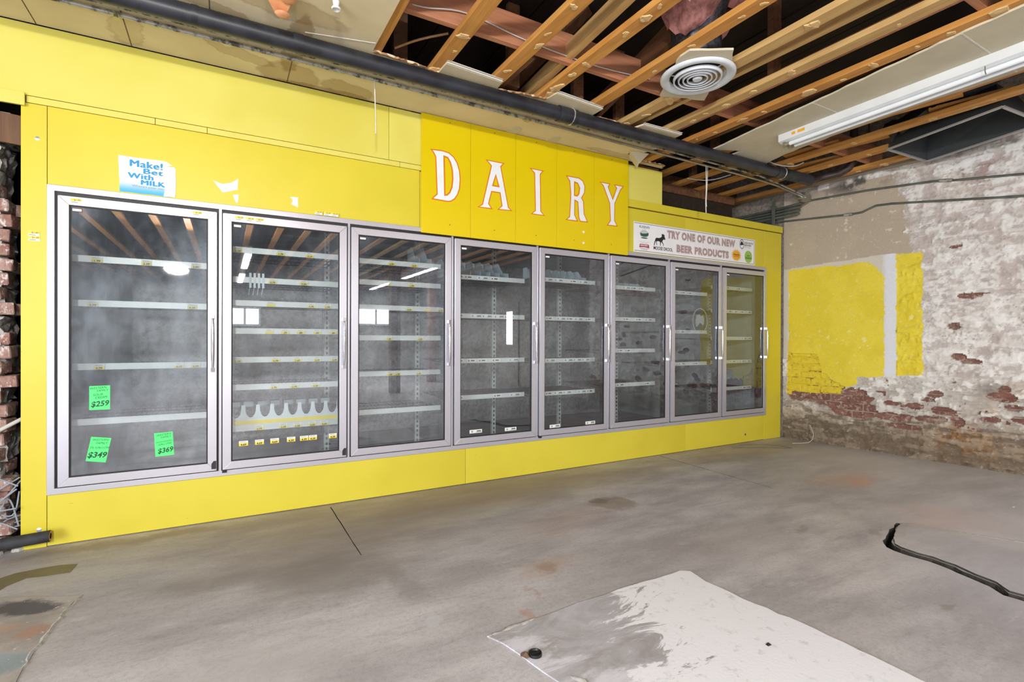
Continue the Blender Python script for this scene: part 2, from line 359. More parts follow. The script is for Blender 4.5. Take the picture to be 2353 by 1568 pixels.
c=n.mix(n.math('MULTIPLY',n.rng(n.noise(70,n.mapp(P,scale=(1,.4,1)),3,.7),.7,.76),.6),c,lin(120,118,118))
n.bump(n.noise(60,P,5,.7),.2,.004); M['patch']=n.out(c,.7)
n=NT('old_stained_slab'); P=n.co(); nz=n.noise(5,P,6,.7,out=1); sub=n.vmath('SUBTRACT',nz,(.5,.5,.5)); sca=n.new('ShaderNodeVectorMath',operation='SCALE'); n.l.new(sub,sca.inputs[0]); sca.inputs['Scale'].default_value=.14; W=n.vmath('ADD',P,sca.outputs[0])
c=n.mix(n.rng(n.noise(4,P,6,.7),.35,.65),lin(172,166,160),lin(146,140,136))
for (cx,cy,rx,ry,rot,soft,rgb,k) in [(.08,-.80,.17,.08,-.5,.35,(70,68,76),.9),(.15,-1.06,.08,.08,0,.6,(166,124,104),.7),(.02,-.98,.12,.06,0,.7,(176,140,116),.5),(.15,-1.28,.12,.09,0,.6,(120,142,150),.7),(.06,-1.24,.15,.08,0,.7,(146,156,168),.7)]:
    c=n.mix(n.math('MULTIPLY',n.ell(W,cx,cy,rx,ry,rot,soft),k),c,lin(*rgb))
c=n.mix(n.math('MULTIPLY',n.rng(n.noise(34,P,4,.7),.63,.68),.8),c,lin(206,204,200))
n.bump(n.noise(50,P,5,.7),.25,.004); M['slab']=n.out(c,.65)
M['olive']=flat('olive_floor_paint',(116,108,80),.55,0,.1,12); M['rubble']=flat('grey_mortar',(188,186,182),.9,0,.2,40); M['crack_shade']=flat('crack_shade_concrete',(70,66,60),.95,0,.25,40)  # crack sides take a dark colour that paints in their shade
def brickm(name,a,b,c_):
    n=NT(name); P=n.co(); r_=n.rand(); q=n.new('ShaderNodeCombineXYZ')
    for i in range(3): n.l.new(n.math('MULTIPLY',r_,31.0+i*17),q.inputs[i])
    P=n.vmath('ADD',P,q.outputs[0])
    k=n.mix(n.rng(n.noise(12,P,5,.7),.35,.65),lin(*a),lin(*b)); k=n.mix(n.rng(r_,.2,.9,0,.5),k,lin(*b))
    k=n.mix(n.math('MULTIPLY',n.rng(n.noise(22,P,6,.75),.52,.6),.85),k,lin(*c_))
    n.bump(n.noise(45,P,5,.7),.4,.006); return n.out(k,.85)
M['brick']=brickm('red_brick',(142,98,86),(112,74,66),(176,156,142))
M['brick_yellow']=brickm('yellow_painted_brick',(232,210,60),(218,192,48),(196,170,40))
M['brick_white']=brickm('whitewashed_brick',(176,150,140),(140,98,86),(216,210,206))
M['mortar']=flat('old_mortar',(150,138,124),.95,0,.2,30)
n=NT('aged_plaster'); at=n.new('ShaderNodeVertexColor'); at.layer_name='Col'; P=n.co()
c=n.mix(n.math('MULTIPLY',n.rng(n.noise(60,P,5,.75),.5,.75),.22),at.outputs[0],lin(110,100,92)); c=n.mix(n.math('MULTIPLY',n.rng(n.noise(26,P,5,.7),.58,.68),.25),c,lin(236,234,230))
n.bump(n.noise(40,P,6,.7),.35,.006); M['plaster']=n.out(c,.85)
M['eggs']=flat('brown_egg_print',(232,160,108),.5,0,.1,9)

# ================================================================== STRUCTURE
P_=0.788      # door pitch
CZ=2.87       # underside of the ceiling board
XW,SK=6.66,.079
def wx(s): return XW+SK*s      # right wall line, s = distance towards the room
def tear(pts,amp,step,seed):
    """subdivide an open polyline and jitter it"""
    rr=random.Random(seed); out=[]
    for a,b in zip(pts,pts[1:]):
        L=math.hypot(b[0]-a[0],b[1]-a[1]); k=max(1,int(L/step))
        for i in range(k):
            t=i/k; j=amp if i else amp*.3
            out.append((a[0]+(b[0]-a[0])*t+rr.uniform(-j,j),a[1]+(b[1]-a[1])*t+rr.uniform(-j,j)))
    out.append(pts[-1]); return out
up=lambda z0:(lambda a,b,w:(a,b,z0+w))
dn=lambda z0:(lambda a,b,w:(a,b,z0-w))

# floor with sawn joints and the open crack cut out of it
crackL=[(a-.022*(1 if i else 0),b) for i,(a,b) in enumerate([(4.53,-2.105),(4.34,-2.155),(4.15,-2.21),(4.065,-2.265),(4.045,-2.31),(4.04,-2.40),(4.05,-2.47),(4.035,-2.56),(4.0,-2.65),(3.975,-2.735),(3.92,-2.80),(3.93,-2.86),(3.90,-3.0)])]
crackR=[(3.925,-3.0),(3.955,-2.86),(3.945,-2.805),(4.01,-2.74),(4.03,-2.65),(4.07,-2.56),(4.085,-2.46),(4.075,-2.40),(4.085,-2.315),(4.11,-2.275),(4.19,-2.228),(4.36,-2.172),(4.54,-2.12)]
crack=tear(crackL+crackR+[crackL[0]],.007,.045,3)[:-1]
def groove(a,b,w,seed):
    A=Vector(a);B=Vector(b);d=(B-A).normalized();nn=Vector((-d.y,d.x))*w/2
    p=[tuple(A+nn),tuple(B+nn*.6),tuple(B-nn*.6),tuple(A-nn)]
    return tear(p[:2],.0012,.08,seed)+tear(p[2:],.0012,.08,seed+1)
holes=[crack,groove((1.447,-.06),(1.449,-.95),.007,5),groove((4.592,-.02),(4.55,-1.25),.008,9)]
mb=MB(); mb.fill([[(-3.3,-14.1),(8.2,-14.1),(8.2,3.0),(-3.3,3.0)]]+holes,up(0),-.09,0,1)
floor=tag(obj('floor',mb,[M['floor'],M['crack_shade']],org=(0,0,0)),kind='structure')
mb=MB(); mb.add([(3.7,-3.2,-.075),(4.8,-3.2,-.075),(4.8,-2.0,-.075),(3.7,-2.0,-.075)],[(0,1,2,3)]); mb.add([(1.4,-1.2,-.01),(1.5,-1.2,-.01),(1.5,0,-.01),(1.4,0,-.01)],[(0,1,2,3)]); mb.add([(4.5,-1.4,-.01),(4.65,-1.4,-.01),(4.65,0,-.01),(4.5,0,-.01)],[(0,1,2,3)])
obj('crack_bed',mb,M['crack_shade'],floor)
pp=tear([(1.70,-1.95),(2.10,-1.925),(2.45,-1.915),(2.79,-1.92),(2.83,-1.95),(2.81,-2.06),(2.82,-2.25),(2.86,-2.5),(2.87,-2.75),(2.88,-3.3),(1.95,-3.3),(1.87,-2.6),(1.79,-2.3),(1.75,-2.11),(1.73,-2.02),(1.70,-1.95)],.006,.05,21)[:-1]
mb=MB(); mb.fill([pp],up(.007),-.006); obj('concrete_patch',mb,M['patch'],floor,org=(2.0,-2.3,.001))
pl=tear([(.255,-.78),(.222,-.93),(.212,-1.06),(.20,-1.17),(.20,-1.38),(.2,-1.9),(-1.2,-1.9),(-1.2,-.55),(-.05,-.64),(.12,-.72),(.255,-.78)],.004,.05,22)[:-1]
mb=MB(); mb.fill([pl],up(.004),-.003); obj('stained_slab',mb,M['slab'],floor,org=(0,0,.001))
mb=MB(); mb.fill([tear([(.158,-.354),(.15,-.463),(.06,-.455),(-.018,-.438),(-.07,-.50),(-.14,-.70),(-.25,-.7),(-.16,-.45),(-.126,-.378),(-.08,-.342),(0,-.332),(.08,-.331),(.158,-.354)],.002,.04,4)[:-1]],up(.0016),-.0012); obj('paint_stripe',mb,M['olive'],floor)
# crumbly mortar ridges along the patch edges
def ridge(pts,h,wd,seed,name):
    rr=random.Random(seed); mb=MB(); p=tear(pts,.008,.03,seed)
    vs=[];fs=[]
    for i,(x,y) in enumerate(p):
        j=min(i+1,len(p)-1);k=max(i-1,0); d=Vector((p[j][0]-p[k][0],p[j][1]-p[k][1])).normalized(); nn=Vector((-d.y,d.x))
        e=math.sin(PI*min(1,max(0,(i+.3)/len(p))))**.5
        hh=h*rr.uniform(.5,1.2)*e; ww=wd*rr.uniform(.6,1.2)*max(e,.2)
        for q,z in((-1,-.001),(-.45,hh*.8),(.2,hh),(1,-.001)): vs.append((x+nn.x*ww*q,y+nn.y*ww*q,.001+z))
    for i in range(len(p)-1):
        for k in range(3): a=i*4+k; fs.append((a,a+1,a+5,a+4))
    mb.add(vs,fs); obj(name,mb,M['rubble'],floor,smooth=True)
ridge([(1.70,-1.955),(1.80,-1.945),(1.93,-1.935)],.012,.022,31,'mortar_ridge')
ridge([(1.81,-2.18),(1.85,-2.32),(1.90,-2.5),(1.95,-2.7)],.010,.025,32,'mortar_ridge')
ridge([(.255,-.77),(.222,-.92),(.212,-1.06),(.198,-1.2),(.196,-1.4)],.007,.010,33,'mortar_ridge')
cr=[(4.545,-2.125)]+crackR[-2::-1]
top=tear([(x+.004,y) for x,y in cr],.006,.04,35)
far=[(4.66,-2.33),(4.805,-2.62),(5.05,-3.05),(5.2,-3.4)]
mb=MB(); K=len(top); vs=[]
for i,(x,y) in enumerate(top):
    t=i/(K-1); q=t*(len(far)-1); a=int(min(q,len(far)-2)); b=q-a; fx=far[a][0]*(1-b)+far[a+1][0]*b; fy=far[a][1]*(1-b)+far[a+1][1]*b
    h=.010*min(1,t*6+.25); vs+= [(x,y,-.08),(x+.004,y-.002,h),(x+.06,y-.03,h+.001),(fx,fy,.0015)]
fs=[]
for i in range(K-1):
    for k in(1,2): a=i*4+k; fs.append((a,a+1,a+5,a+4))
mb.add(vs,fs); mb.add(vs,[(i*4,i*4+1,i*4+5,i*4+4) for i in range(K-1)],1)
obj('broken_slab',mb,[M['floor'],M['crack_shade']],floor,org=(0,0,0))
mb=MB(); mb.bar((4.56,-2.13,.0008),(4.66,-2.33,.0018),.010,.002).bar((4.66,-2.33,.0018),(4.805,-2.62,.0018),.012,.002).bar((4.805,-2.62,.0018),(5.05,-3.05,.0018),.014,.002); obj('joint_filler',mb,M['rubble'],floor)

# ---------------- yellow cladding of the cold-room front
wf=tag(obj('wall_front',MB().box(-.13,6.58,.012,.05,.0,.287).box(-.13,-.04,.012,.05,.287,2.45).box(6.30,6.58,.012,.05,.287,2.45).box(-.04,6.30,.012,.05,2.005,2.45).box(-1.4,4.6,.014,.05,2.45,CZ),M['ply']),kind='structure')
def panel(x0,x1,z0,z1,m,y=0,t=.012,name='panel'):
    g=.0012; return obj(name,MB().box(x0+g,x1-g,y,y+t,z0+g,z1-g),M[m],wf,bevel=.0015)
panel(-.152,-.0425,.0,2.437,'yellow')
panel(-.0425,2.10,2.006,2.437,'yellow'); panel(2.10,4.968,2.006,2.43,'yellow'); panel(4.968,6.281,2.006,2.43,'yellow')
panel(6.281,6.60,.0,2.43,'yellow')
for a,b in((-.129,.448),(.448,.715),(.715,1.945),(1.945,2.2)): panel(a,b,2.437,2.475,'yellow_pale',-.003,.015)
panel(-.0425,2.487,0.004,.286,'yellow_base'); panel(2.487,4.983,0.004,.286,'yellow_base'); panel(4.983,6.281,.004,.286,'yellow_base')
panel(-1.4,1.86,2.475,CZ-.004,'yellow_pale',-.006,.018); panel(1.86,4.16,2.475,CZ-.004,'yellow_pale',-.006,.018)
panel(4.16,4.625,2.478,CZ-.03,'yellow_pale',-.010,.022)
panel(-1.2,-.129,2.412,2.484,'yellow_pale',-.022,.016)
for a,b in((4.1,5.60),(5.60,5.857),(5.857,6.61)): panel(a,b,2.437,2.512,'yellow',-.012,.024,'cap_board')
def screw(x,z,y,rr,m):
    mb=MB(); mb.add([(x,y-.003,z)]+[(x+rr*math.cos(k*PI/6),y,z+rr*math.sin(k*PI/6)) for k in range(12)],[(0,1+k,1+(k+1)%12) for k in range(12)]); obj('bolt_cap',mb,m,wf)
screw(-.083,2.25,0,.011,M['steel']); screw(-.075,.10,0,.012,M['steel_dull']); screw(5.95,.09,0,.013,M['debris'])
# plaster flakes left on the panels
def scrap(pts,label,seed):
    solo('paper_scrap',MB().fill([tear(pts+[pts[0]],.002,.02,seed)[:-1]],wallp(-.0016),.0012),M['paper'],label,'paper','torn paper scraps on the yellow panel')
scrap([(.748,2.150),(.80,2.135),(.845,2.15),(.887,2.183),(.883,2.112),(.80,2.081)],'large torn white paper scrap stuck right of the blue and white poster',1)
scrap([(.856,2.075),(.888,2.082),(.883,2.026),(.872,2.03)],'thin torn white paper sliver below the large paper scrap',2)
scrap([(1.194,2.109),(1.243,2.113),(1.243,2.045),(1.197,2.062),(1.21,2.085)],'small torn white paper scrap alone above the second cooler door',3)

# ---------------- right wall
def vnoise(shape,res,seed):
    g=np.random.default_rng(seed); h,w_=shape; gy,gx=int(h/res)+3,int(w_/res)+3
    L=g.random((gy,gx)); yy=np.arange(h)/res; xx=np.arange(w_)/res; iy=yy.astype(int);ix=xx.astype(int)
    fy=(yy-iy);fx=(xx-ix); fy=(fy*fy*(3-2*fy))[:,None];fx=(fx*fx*(3-2*fx))[None]
    a=L[np.ix_(iy,ix)];b=L[np.ix_(iy,ix+1)];c=L[np.ix_(iy+1,ix)];d=L[np.ix_(iy+1,ix+1)]
    return (a*(1-fx)+b*fx)*(1-fy)+(c*(1-fx)+d*fx)*fy
def fbm(shape,res,seed,o=4,k=.55):
    t=np.zeros(shape);a=1;s=0
    for i in range(o): t+=a*vnoise(shape,max(1.3,res/2**i),seed*17+i); s+=a; a*=k
    return t/s
DS=.009; NS,NZ=int(4.2/DS)+1,int(3.02/DS)+1
s=np.arange(NS)*DS; z=np.arange(NZ)*DS; Sg,Zg=np.meshgrid(s,z)   # rows z
shp=Sg.shape
def fb2(sx,sz,seed,o=4): # anisotropic fbm
    big=fbm((int(shp[0]*sx/sz)+2 if sx>sz else shp[0], shp[1]) if False else shp,sx/DS,seed,o); return big
n1=fbm(shp,.30/DS,1);n2=fbm(shp,.10/DS,2);n3=fbm(shp,.045/DS,3,3);n4=fbm(shp,.5/DS,4);n5=fbm(shp,.18/DS,5)
# horizontally stretched noise for the rendered-brick look
st=np.repeat(np.repeat(fbm((shp[0],shp[1]//3+2),.05/DS,6),3,1),1,0)[:shp[0],:shp[1]]
sv=np.repeat(fbm((shp[0],shp[1]//4+2),.035/DS,8,4),4,1)[:,:shp[1]]; n6=fbm(shp,.07/DS,9,4,.65); crk=np.clip(1-np.abs(n6-.5)/.012,0,1)*(fbm(shp,.2/DS,10)>.5); crk2=np.clip(1-np.abs(sv-.52)/.012,0,1)
jit=(n2-.5)*.10+(n3-.5)*.05+(n6-.5)*.04
def poly(pts,ss,zz):
    ins=np.zeros(ss.shape,bool); m=len(pts)
    for i in range(m):
        (x1,y1),(x2,y2)=pts[i],pts[(i+1)%m]
        c=((y1>zz)!=(y2>zz))&(ss<(x2-x1)*(zz-y1)/((y2-y1)+1e-9)+x1); ins^=c
    return ins
def L3(r,g,b): return np.array(lin(r,g,b)[:3])
def blend(C,m,rgb): m=np.clip(m,0,1)[...,None]; return C*(1-m)+L3(*rgb)*m
def sst(a,b,x): t=np.clip((x-a)/(b-a),0,1); return t*t*(3-2*t)
C=np.zeros(shp+(3,))+L3(216,210,204)
C=blend(C,sst(.48,.62,n5),(198,186,180)); C=blend(C,sst(.50,.58,st*.6+n2*.4)*.8,(234,231,227)); C=blend(C,sst(.55,.66,n4)*.5,(228,218,202)); C=blend(C,sst(.60,.66,n3*.5+n2*.5)*.7,(176,166,160))
# upper wall
C=blend(C,sst(2.0,2.25,Zg+jit*3)*sst(.45,.6,n1)*.7,(190,178,170)); C=blend(C,sst(.56,.64,n2)*sst(2.2,2.4,Zg)*.6,(218,210,204))
tau=(Sg+jit*1.6<1.22-.2*(Zg-2.3))&(Zg>1.93+jit*.4)&(Zg<2.86)
C=np.where(tau[...,None],blend(np.zeros(shp+(3,))+L3(188,173,152),sst(.45,.65,n1)*.5,(178,164,146)),C)
C=blend(C,((n3*.6+n2*.4)>.71)*tau*.7,(222,214,204))
C=blend(C,np.exp(-(((Sg-.75)/.28)**2+((Zg-2.85)/.09)**2))*sst(.35,.6,n2)*1.2,(92,86,80))
C=blend(C,np.exp(-(((Sg-1.75)/.35)**2+((Zg-2.72)/.12)**2))*sst(.45,.6,n2)*.8,(160,128,122))
C=blend(C,np.exp(-(((Sg-2.2)/.3)**2+((Zg-2.55)/.2)**2))*sst(.4,.6,n2)*.5,(170,140,134))
# lower wall: grey render, brown damp
C=blend(C,sst(.95,.6,Zg+jit*2)*.75,(186,180,172)); C=blend(C,sst(.52,.25,Zg+jit*1.5)*.9,(150,134,112)); C=blend(C,sst(.40,.15,Zg+jit)*sst(.35,.6,n3*.5+n2*.5)*.9,(104,88,70)); C=blend(C,sst(.30,.05,Zg)*.5,(110,98,84))
C=blend(C,np.exp(-(((Sg-1.68)/.26)**2+((Zg-.22)/.16)**2))*sst(.3,.55,n2)*1.1,(140,98,52)); C=blend(C,np.exp(-(((Sg-2.2)/.4)**2+((Zg-.5)/.3)**2))*sst(.4,.6,n5)*.6,(196,164,120))
C=blend(C,np.exp(-(((Sg-.4)/.5)**2+((Zg-.14)/.09)**2))*.9,(92,80,66)); C=blend(C,sst(.10,.04,Zg+jit*.4)*sst(.4,.3,n2),(60,52,46))
C=blend(C,sst(.6,.7,n3*.5+n5*.5)*sst(.9,.5,Zg)*sst(.1,.3,Zg)*.6,(206,198,186)); C=blend(C,np.exp(-(((Sg-1.85)/.09)**2+((Zg-.72)/.07)**2))*.8,(112,106,102))
C=blend(C,crk*.7*(~tau),(120,108,100)); C=blend(C,crk2*.55*sst(1.2,.4,Zg),(96,84,72)); C=blend(C,sst(.56,.60,n6*.6+sv*.4)*(~tau)*sst(.2,.6,Zg)*.7,(240,238,234)); C=blend(C,sst(.43,.39,n6*.6+sv*.4)*(~tau)*.55,(170,158,152)); C=blend(C,sst(.47,.42,sv*.7+n6*.3)*sst(.55,.3,Zg)*.7,(92,76,60)); C=blend(C,sst(.55,.6,sv*.7+n6*.3)*sst(.55,.3,Zg)*.5,(176,162,142))
C=blend(C,sst(.32,.08,Zg+jit)*.45,(118,100,80))
# paint
pj=jit*.25
A_=(Sg<2)&poly([(.062,1.99),(.55,1.985),(.90,1.985),(.95,1.94),(1.03,1.80),(1.04,.79),(.79,.765),(.775,.68),(.68,.65),(.55,.72),(.43,.80),(.40,.90),(.39,1.0),(.062,1.015)],Sg+pj,Zg+pj)
LB=poly([(.05,1.02),(.40,1.02),(.43,.80),(.55,.72),(.68,.65),(.60,.57),(.35,.545),(.04,.52)],Sg+pj,Zg+pj*1.5)
B_=poly([(1.135,2.035),(1.345,2.03),(1.36,.825),(1.14,.80)],Sg+pj,Zg+pj)
WS=poly([(-.1,2.0),(1.1,2.05),(1.14,2.04),(1.15,.785),(1.03,.785),(1.03,1.8),(.95,1.94),(.9,1.975),(.06,1.985),(.06,.95),(-.1,.95)],Sg+pj*.5,Zg+pj*.5)
C=np.where(WS[...,None],blend(np.zeros(shp+(3,))+L3(212,204,188),sst(1.0,1.06,Sg),(224,226,232)),C)
ye=blend(np.zeros(shp+(3,))+L3(228,206,54),sst(.45,.62,n1)*.7,(236,216,70))
wr=sst(.60,.64,n3*.5+n2*.5)*((np.exp(-(((Sg-.72)/.3)**2+((Zg-1.17)/.12)**2))>.5)|(Sg>1.1)*(np.exp(-(((Zg-1.3)/.2)**2))>.5))
ye=blend(ye,wr*.6,(244,236,160))
C=np.where((A_|B_)[...,None],ye,C)
# exposed brick mask
ex=poly([(.03,.53),(.35,.55),(.60,.575),(.72,.655),(.85,.64),(.96,.56),(.9,.50),(1.0,.42),(1.28,.41),(1.25,.345),(.95,.36),(.8,.30),(.6,.36),(.45,.44),(.1,.47)],Sg+jit*.5,Zg+jit*.5)
rr=random.Random(12)
spots=[(1.30,.515,.07,.03),(1.52,.49,.10,.04),(1.46,.645,.06,.025),(1.93,.66,.10,.045),(1.95,.735,.04,.03),(2.0,.57,.06,.03),(1.70,1.575,.09,.028),(1.63,1.01,.055,.035),(1.72,.97,.08,.02),(1.6,2.045,.05,.012),(1.42,.40,.12,.03),(2.05,.47,.07,.03),(1.2,.30,.16,.025),(1.62,.40,.06,.05),(1.60,1.30,.05,.03),(2.3,.8,.1,.03),(2.25,.62,.1,.035),(2.35,1.2,.08,.03),(1.1,.52,.07,.025),(1.85,.45,.07,.025)]
for (a,b,c_,d) in spots: ex|=(((Sg-a+jit*.4)/c_)**2+((Zg-b+jit*.25)/d)**2)<1
ex|=((st*.5+n2*.5)>.70)&(Zg<.8)&(Zg>.25)&(Sg>1.0)
for q in range(14): ex|=(((Sg-rr.uniform(2.5,4.1)+jit*.4)/rr.uniform(.05,.13))**2+((Zg-rr.uniform(.3,1.6)+jit*.25)/rr.uniform(.02,.045))**2)<1
ex&=~(A_|B_|WS)
C=blend(C,((n3*.5+n6*.5)>.63)*(Sg<1.2)*(Zg>.55)*0,(0,0,0))
exy=LB&~A_
C=np.where(ex[...,None],blend(np.zeros(shp+(3,))+L3(160,140,124),sst(.4,.6,n2),(130,98,84)),C)
C=np.where(exy[...,None],blend(np.zeros(shp+(3,))+L3(222,198,52),(n3>.62)*.8,(120,72,56)),C)
off=.011+(n2-.5)*.012+(n6-.5)*.022+(sv-.5)*.020-crk*.004-crk2*.006*(Zg<.8)+.004*(n6*.6+sv*.4>.57)
off=np.where(tau|A_|WS,.011+(n3-.5)*.002+(n1-.5)*.006,off); off=np.where(A_&(Zg<1.3),off+(n2-.5)*.008,off)
off=np.where(ex|exy,-.005,off)
ring=((Sg-.36)/.07)**2+((Zg-1.10)/.11)**2      # bulging plaster blister
off=np.where((ring<1)&A_,off+.006*(1-ring),off)
off=np.clip(off,-.006,.03); off[(Zg<.13)]+= (n5[(Zg<.13)]-.35)*.05*sst(.13,0,Zg[(Zg<.13)])
V=np.stack([wx(Sg)-off,-Sg+0*Zg,Zg],-1).reshape(-1,3)
idx=np.arange(NS*NZ).reshape(NZ,NS)
Fq=np.stack([idx[:-1,:-1],idx[1:,:-1],idx[1:,1:],idx[:-1,1:]],-1).reshape(-1,4)
wr_=tag(obj('wall_right',MB().add([(wx(s_)+.012+k*.25,-s_,z_) for k in(0,1) for s_,z_ in((-3.0,0),(14.1,0),(14.1,3.5),(-3.0,3.5))],[(0,1,2,3),(7,6,5,4),(0,4,5,1),(1,5,6,2),(2,6,7,3),(3,7,4,0)]),M['mortar'],org=(XW,0,0)),kind='structure')
me=bpy.data.meshes.new('plaster'); me.from_pydata(V.tolist(),[],Fq.tolist())
ca=me.color_attributes.new('Col','FLOAT_COLOR','POINT'); ca.data.foreach_set('color',np.concatenate([C.reshape(-1,3),np.ones((NS*NZ,1))],1).astype(np.float32).ravel())
put('plaster',me,M['plaster'],wr_,(0,0,0),True)
obj('plaster_far',MB().add([(wx(4.19)-.01,-4.19,0),(wx(14.1)-.01,-14.1,0),(wx(14.1)-.01,-14.1,3.5),(wx(4.19)-.01,-4.19,3.5)],[(0,1,2,3)]),M['room_wall'],wr_,norm=False)
obj('plaster_back',MB().add([(wx(-3)-.004,3,0),(wx(0)-.004,0,0),(wx(0)-.004,0,3.5),(wx(-3)-.004,3,3.5)],[(0,1,2,3)]),M['mortar'],wr_,norm=False)
# single bricks where the render has come away
def rough_brick(L,H,D,seed):
    rr=random.Random(seed); me=MB().box(-L/2,L/2,-D/2,D/2,0,H).mesh('brick'); bm=bmesh.new(); bm.from_mesh(me)
    bmesh.ops.bevel(bm,geom=bm.edges[:],offset=.006,segments=1,affect='EDGES')
    for v in bm.verts: v.co+=Vector((rr.uniform(-1,1),rr.uniform(-1,1),rr.uniform(-1,1)))*.0025
    bmesh.ops.recalc_face_normals(bm,faces=bm.faces); bm.to_mesh(me); bm.free(); return me
CH,BL=.080,.215
bm_=[[rough_brick(.204,.069,.09,k) for k in range(3)] for q in range(2)]
for c_ in range(38):
    zc=c_*CH+.01
    for k in range(20):
        sc=k*BL+(c_%2)*BL/2-.02
        i0,i1=int(max(0,(sc-.09)/DS)),int(min(NS-1,(sc+.09)/DS)); j0,j1=int(zc/DS),int(min(NZ-1,(zc+.065)/DS))
        if i1<=i0 or j1<=j0: continue
        fr=ex[j0:j1,i0:i1].mean(); fy=exy[j0:j1,i0:i1].mean()
        if max(fr,fy)<.12: continue
        yl=fy>fr; me=bm_[int(yl)][(c_+k)%3]
        put('brick',me,M['brick_yellow' if yl else 'brick'],wr_,(wx(sc)+.0415+random.uniform(-.003,.003),-sc,zc),rot=(0,0,PI/2+SK),scale=(random.uniform(.96,1.02),1,random.uniform(.94,1.03)))
# ledger timber along the top of the wall
tag(obj('trim_1',MB().bar((wx(-1.2)-.04,1.2,2.955),(wx(1.45)-.04,-1.45,2.955),.07,.075),M['ledger'],bevel=.003),kind='structure')

# ---------------- ceiling: roof deck, beams, flat joists, ceiling boards
ceil=thing('ceiling',None,None,(2.5,-3,CZ),kind='structure')
obj('leak_blocker_sheet',MB().box(-3.6,8.6,-14.5,3.2,3.545,3.60),M['deck'],ceil)  # unseen sheet added over the planks to stop light leaking in
for i in range(42):
    x=-3.2+i*.27; obj('deck_plank',MB().box(x+.004,x+.262,-14.1,3.0,3.50+random.uniform(-.006,.006),3.53),M['deck'],ceil)
JR=[1.63,2.037,2.445,2.83,3.25,3.65,4.05,4.40,4.86,5.27,5.655,6.065,6.47]
dabs=[]
for k in range(5):
    rr=random.Random(50+k); m=11; vs=[(0,0,-.010)]+[(math.cos(2*PI*i/m)*.026*rr.uniform(.55,1.3),math.sin(2*PI*i/m)*.036*rr.uniform(.55,1.3),-.006*rr.uniform(.5,1.4)) for i in range(m)]
    vs+=[(a*1.12,b*1.12,.001) for a,b,c_ in vs[1:1+m]]
    dabs.append(MB().add(vs,[(0,1+(i+1)%m,1+i) for i in range(m)]+[(1+i,1+(i+1)%m,1+m+(i+1)%m,1+m+i) for i in range(m)]).mesh('adhesive_dab'))
for i,xr in enumerate(JR+[1.2-.41*k for k in range(11)]):
    vis=i<len(JR); y0=.55 if vis else -1.85; ww=.09
    skew=random.uniform(-.006,.006)
    jm=MB()
    if xr in(6.065,6.47): jm.bar((xr-ww/2,-2.34,2.903),(xr-ww/2,-13.9,2.903),ww,.038); obj('joist',jm,M['joist'],ceil,bevel=.002); jm=MB().bar((xr-ww/2,y0,2.903),(xr-ww/2,-1.40,2.903),ww,.038)
    else: jm.bar((xr-ww/2+skew,y0,2.903),(xr-ww/2-skew*3,-13.9,2.903),ww,.038)
    j=obj('joist',jm,M['joist_pale' if i in(5,6) else 'joist'],ceil,bevel=.002)
    if vis and i>0:
        yy=-.62-random.random()*.1
        while yy>-3.0:
            sc=random.choice((.45,.55,.7,.85,1.0,1.35))
            if not(4.5<xr<5.3) and not(xr>6 and yy<-1.35) and random.random()<.8: put('adhesive_dab',dabs[random.randrange(5)],M['dab'],j,(xr-ww/2+random.uniform(-.02,.02),yy,2.884),rot=(0,0,random.uniform(0,6)),scale=(sc,sc*random.uniform(.7,1.5),sc*.7))
            yy-=random.uniform(.10,.36)
for yb,mt in((-1.06,'beam'),(.62,'brown'),(-2.6,'beam'),(-4.2,'beam'),(-5.8,'brown'),(-7.4,'brown')):
    obj('cross_beam',MB().box(1.55,6.62,yb,yb+.04,2.923,3.11),M[mt],ceil,bevel=.003)
obj('header_beam',MB().box(4.3,6.18,.36,.46,2.64,2.88),M['deck'],ceil,bevel=.004)
obj('header_board',MB().box(4.3,6.18,.33,.36,2.79,2.88),M['brown'],ceil)
# second timbers lying on top of some joists, studs and braces in the roof space
for a,b,wd,h,m in [((2.80,.3,2.965),(2.62,-2.6,3.02),.05,.09,'joist_pale'),((3.72,.4,2.96),(3.82,-3.0,2.96),.04,.085,'joist_pale'),((4.13,.3,2.965),(4.12,-3.0,2.965),.04,.085,'beam'),((4.5,.3,2.97),(4.55,-3.0,2.97),.04,.09,'brown'),((2.62,-.35,2.98),(3.0,-.9,3.45),.09,.04,'brown'),((3.35,-.45,2.94),(3.35,-2.2,3.4),.04,.14,'brown'),((2.5,.3,2.96),(2.48,-1.0,2.96),.04,.09,'brown')]:
    obj('roof_brace',MB().bar(a,b,wd,h),M[m],ceil)
for x,y in((2.52,-.62),(3.02,-.7),(3.55,-.55),(4.0,-1.6),(2.95,.3),(3.9,.35),(1.75,-.5),(5.4,.3),(4.9,-.4)): obj('stud',MB().box(x,x+.09,y,y+.04,2.924,3.5),M['brown'],ceil)
for x,y in((5.55,-.95),(5.75,-1.25),(5.95,-.75),(5.35,-1.9),(5.6,-2.1)):
    obj('lath_board',MB().bar((x,y+.25,2.95),(x+.12,y-.2,2.96),.11,.02),M['joist'],ceil)
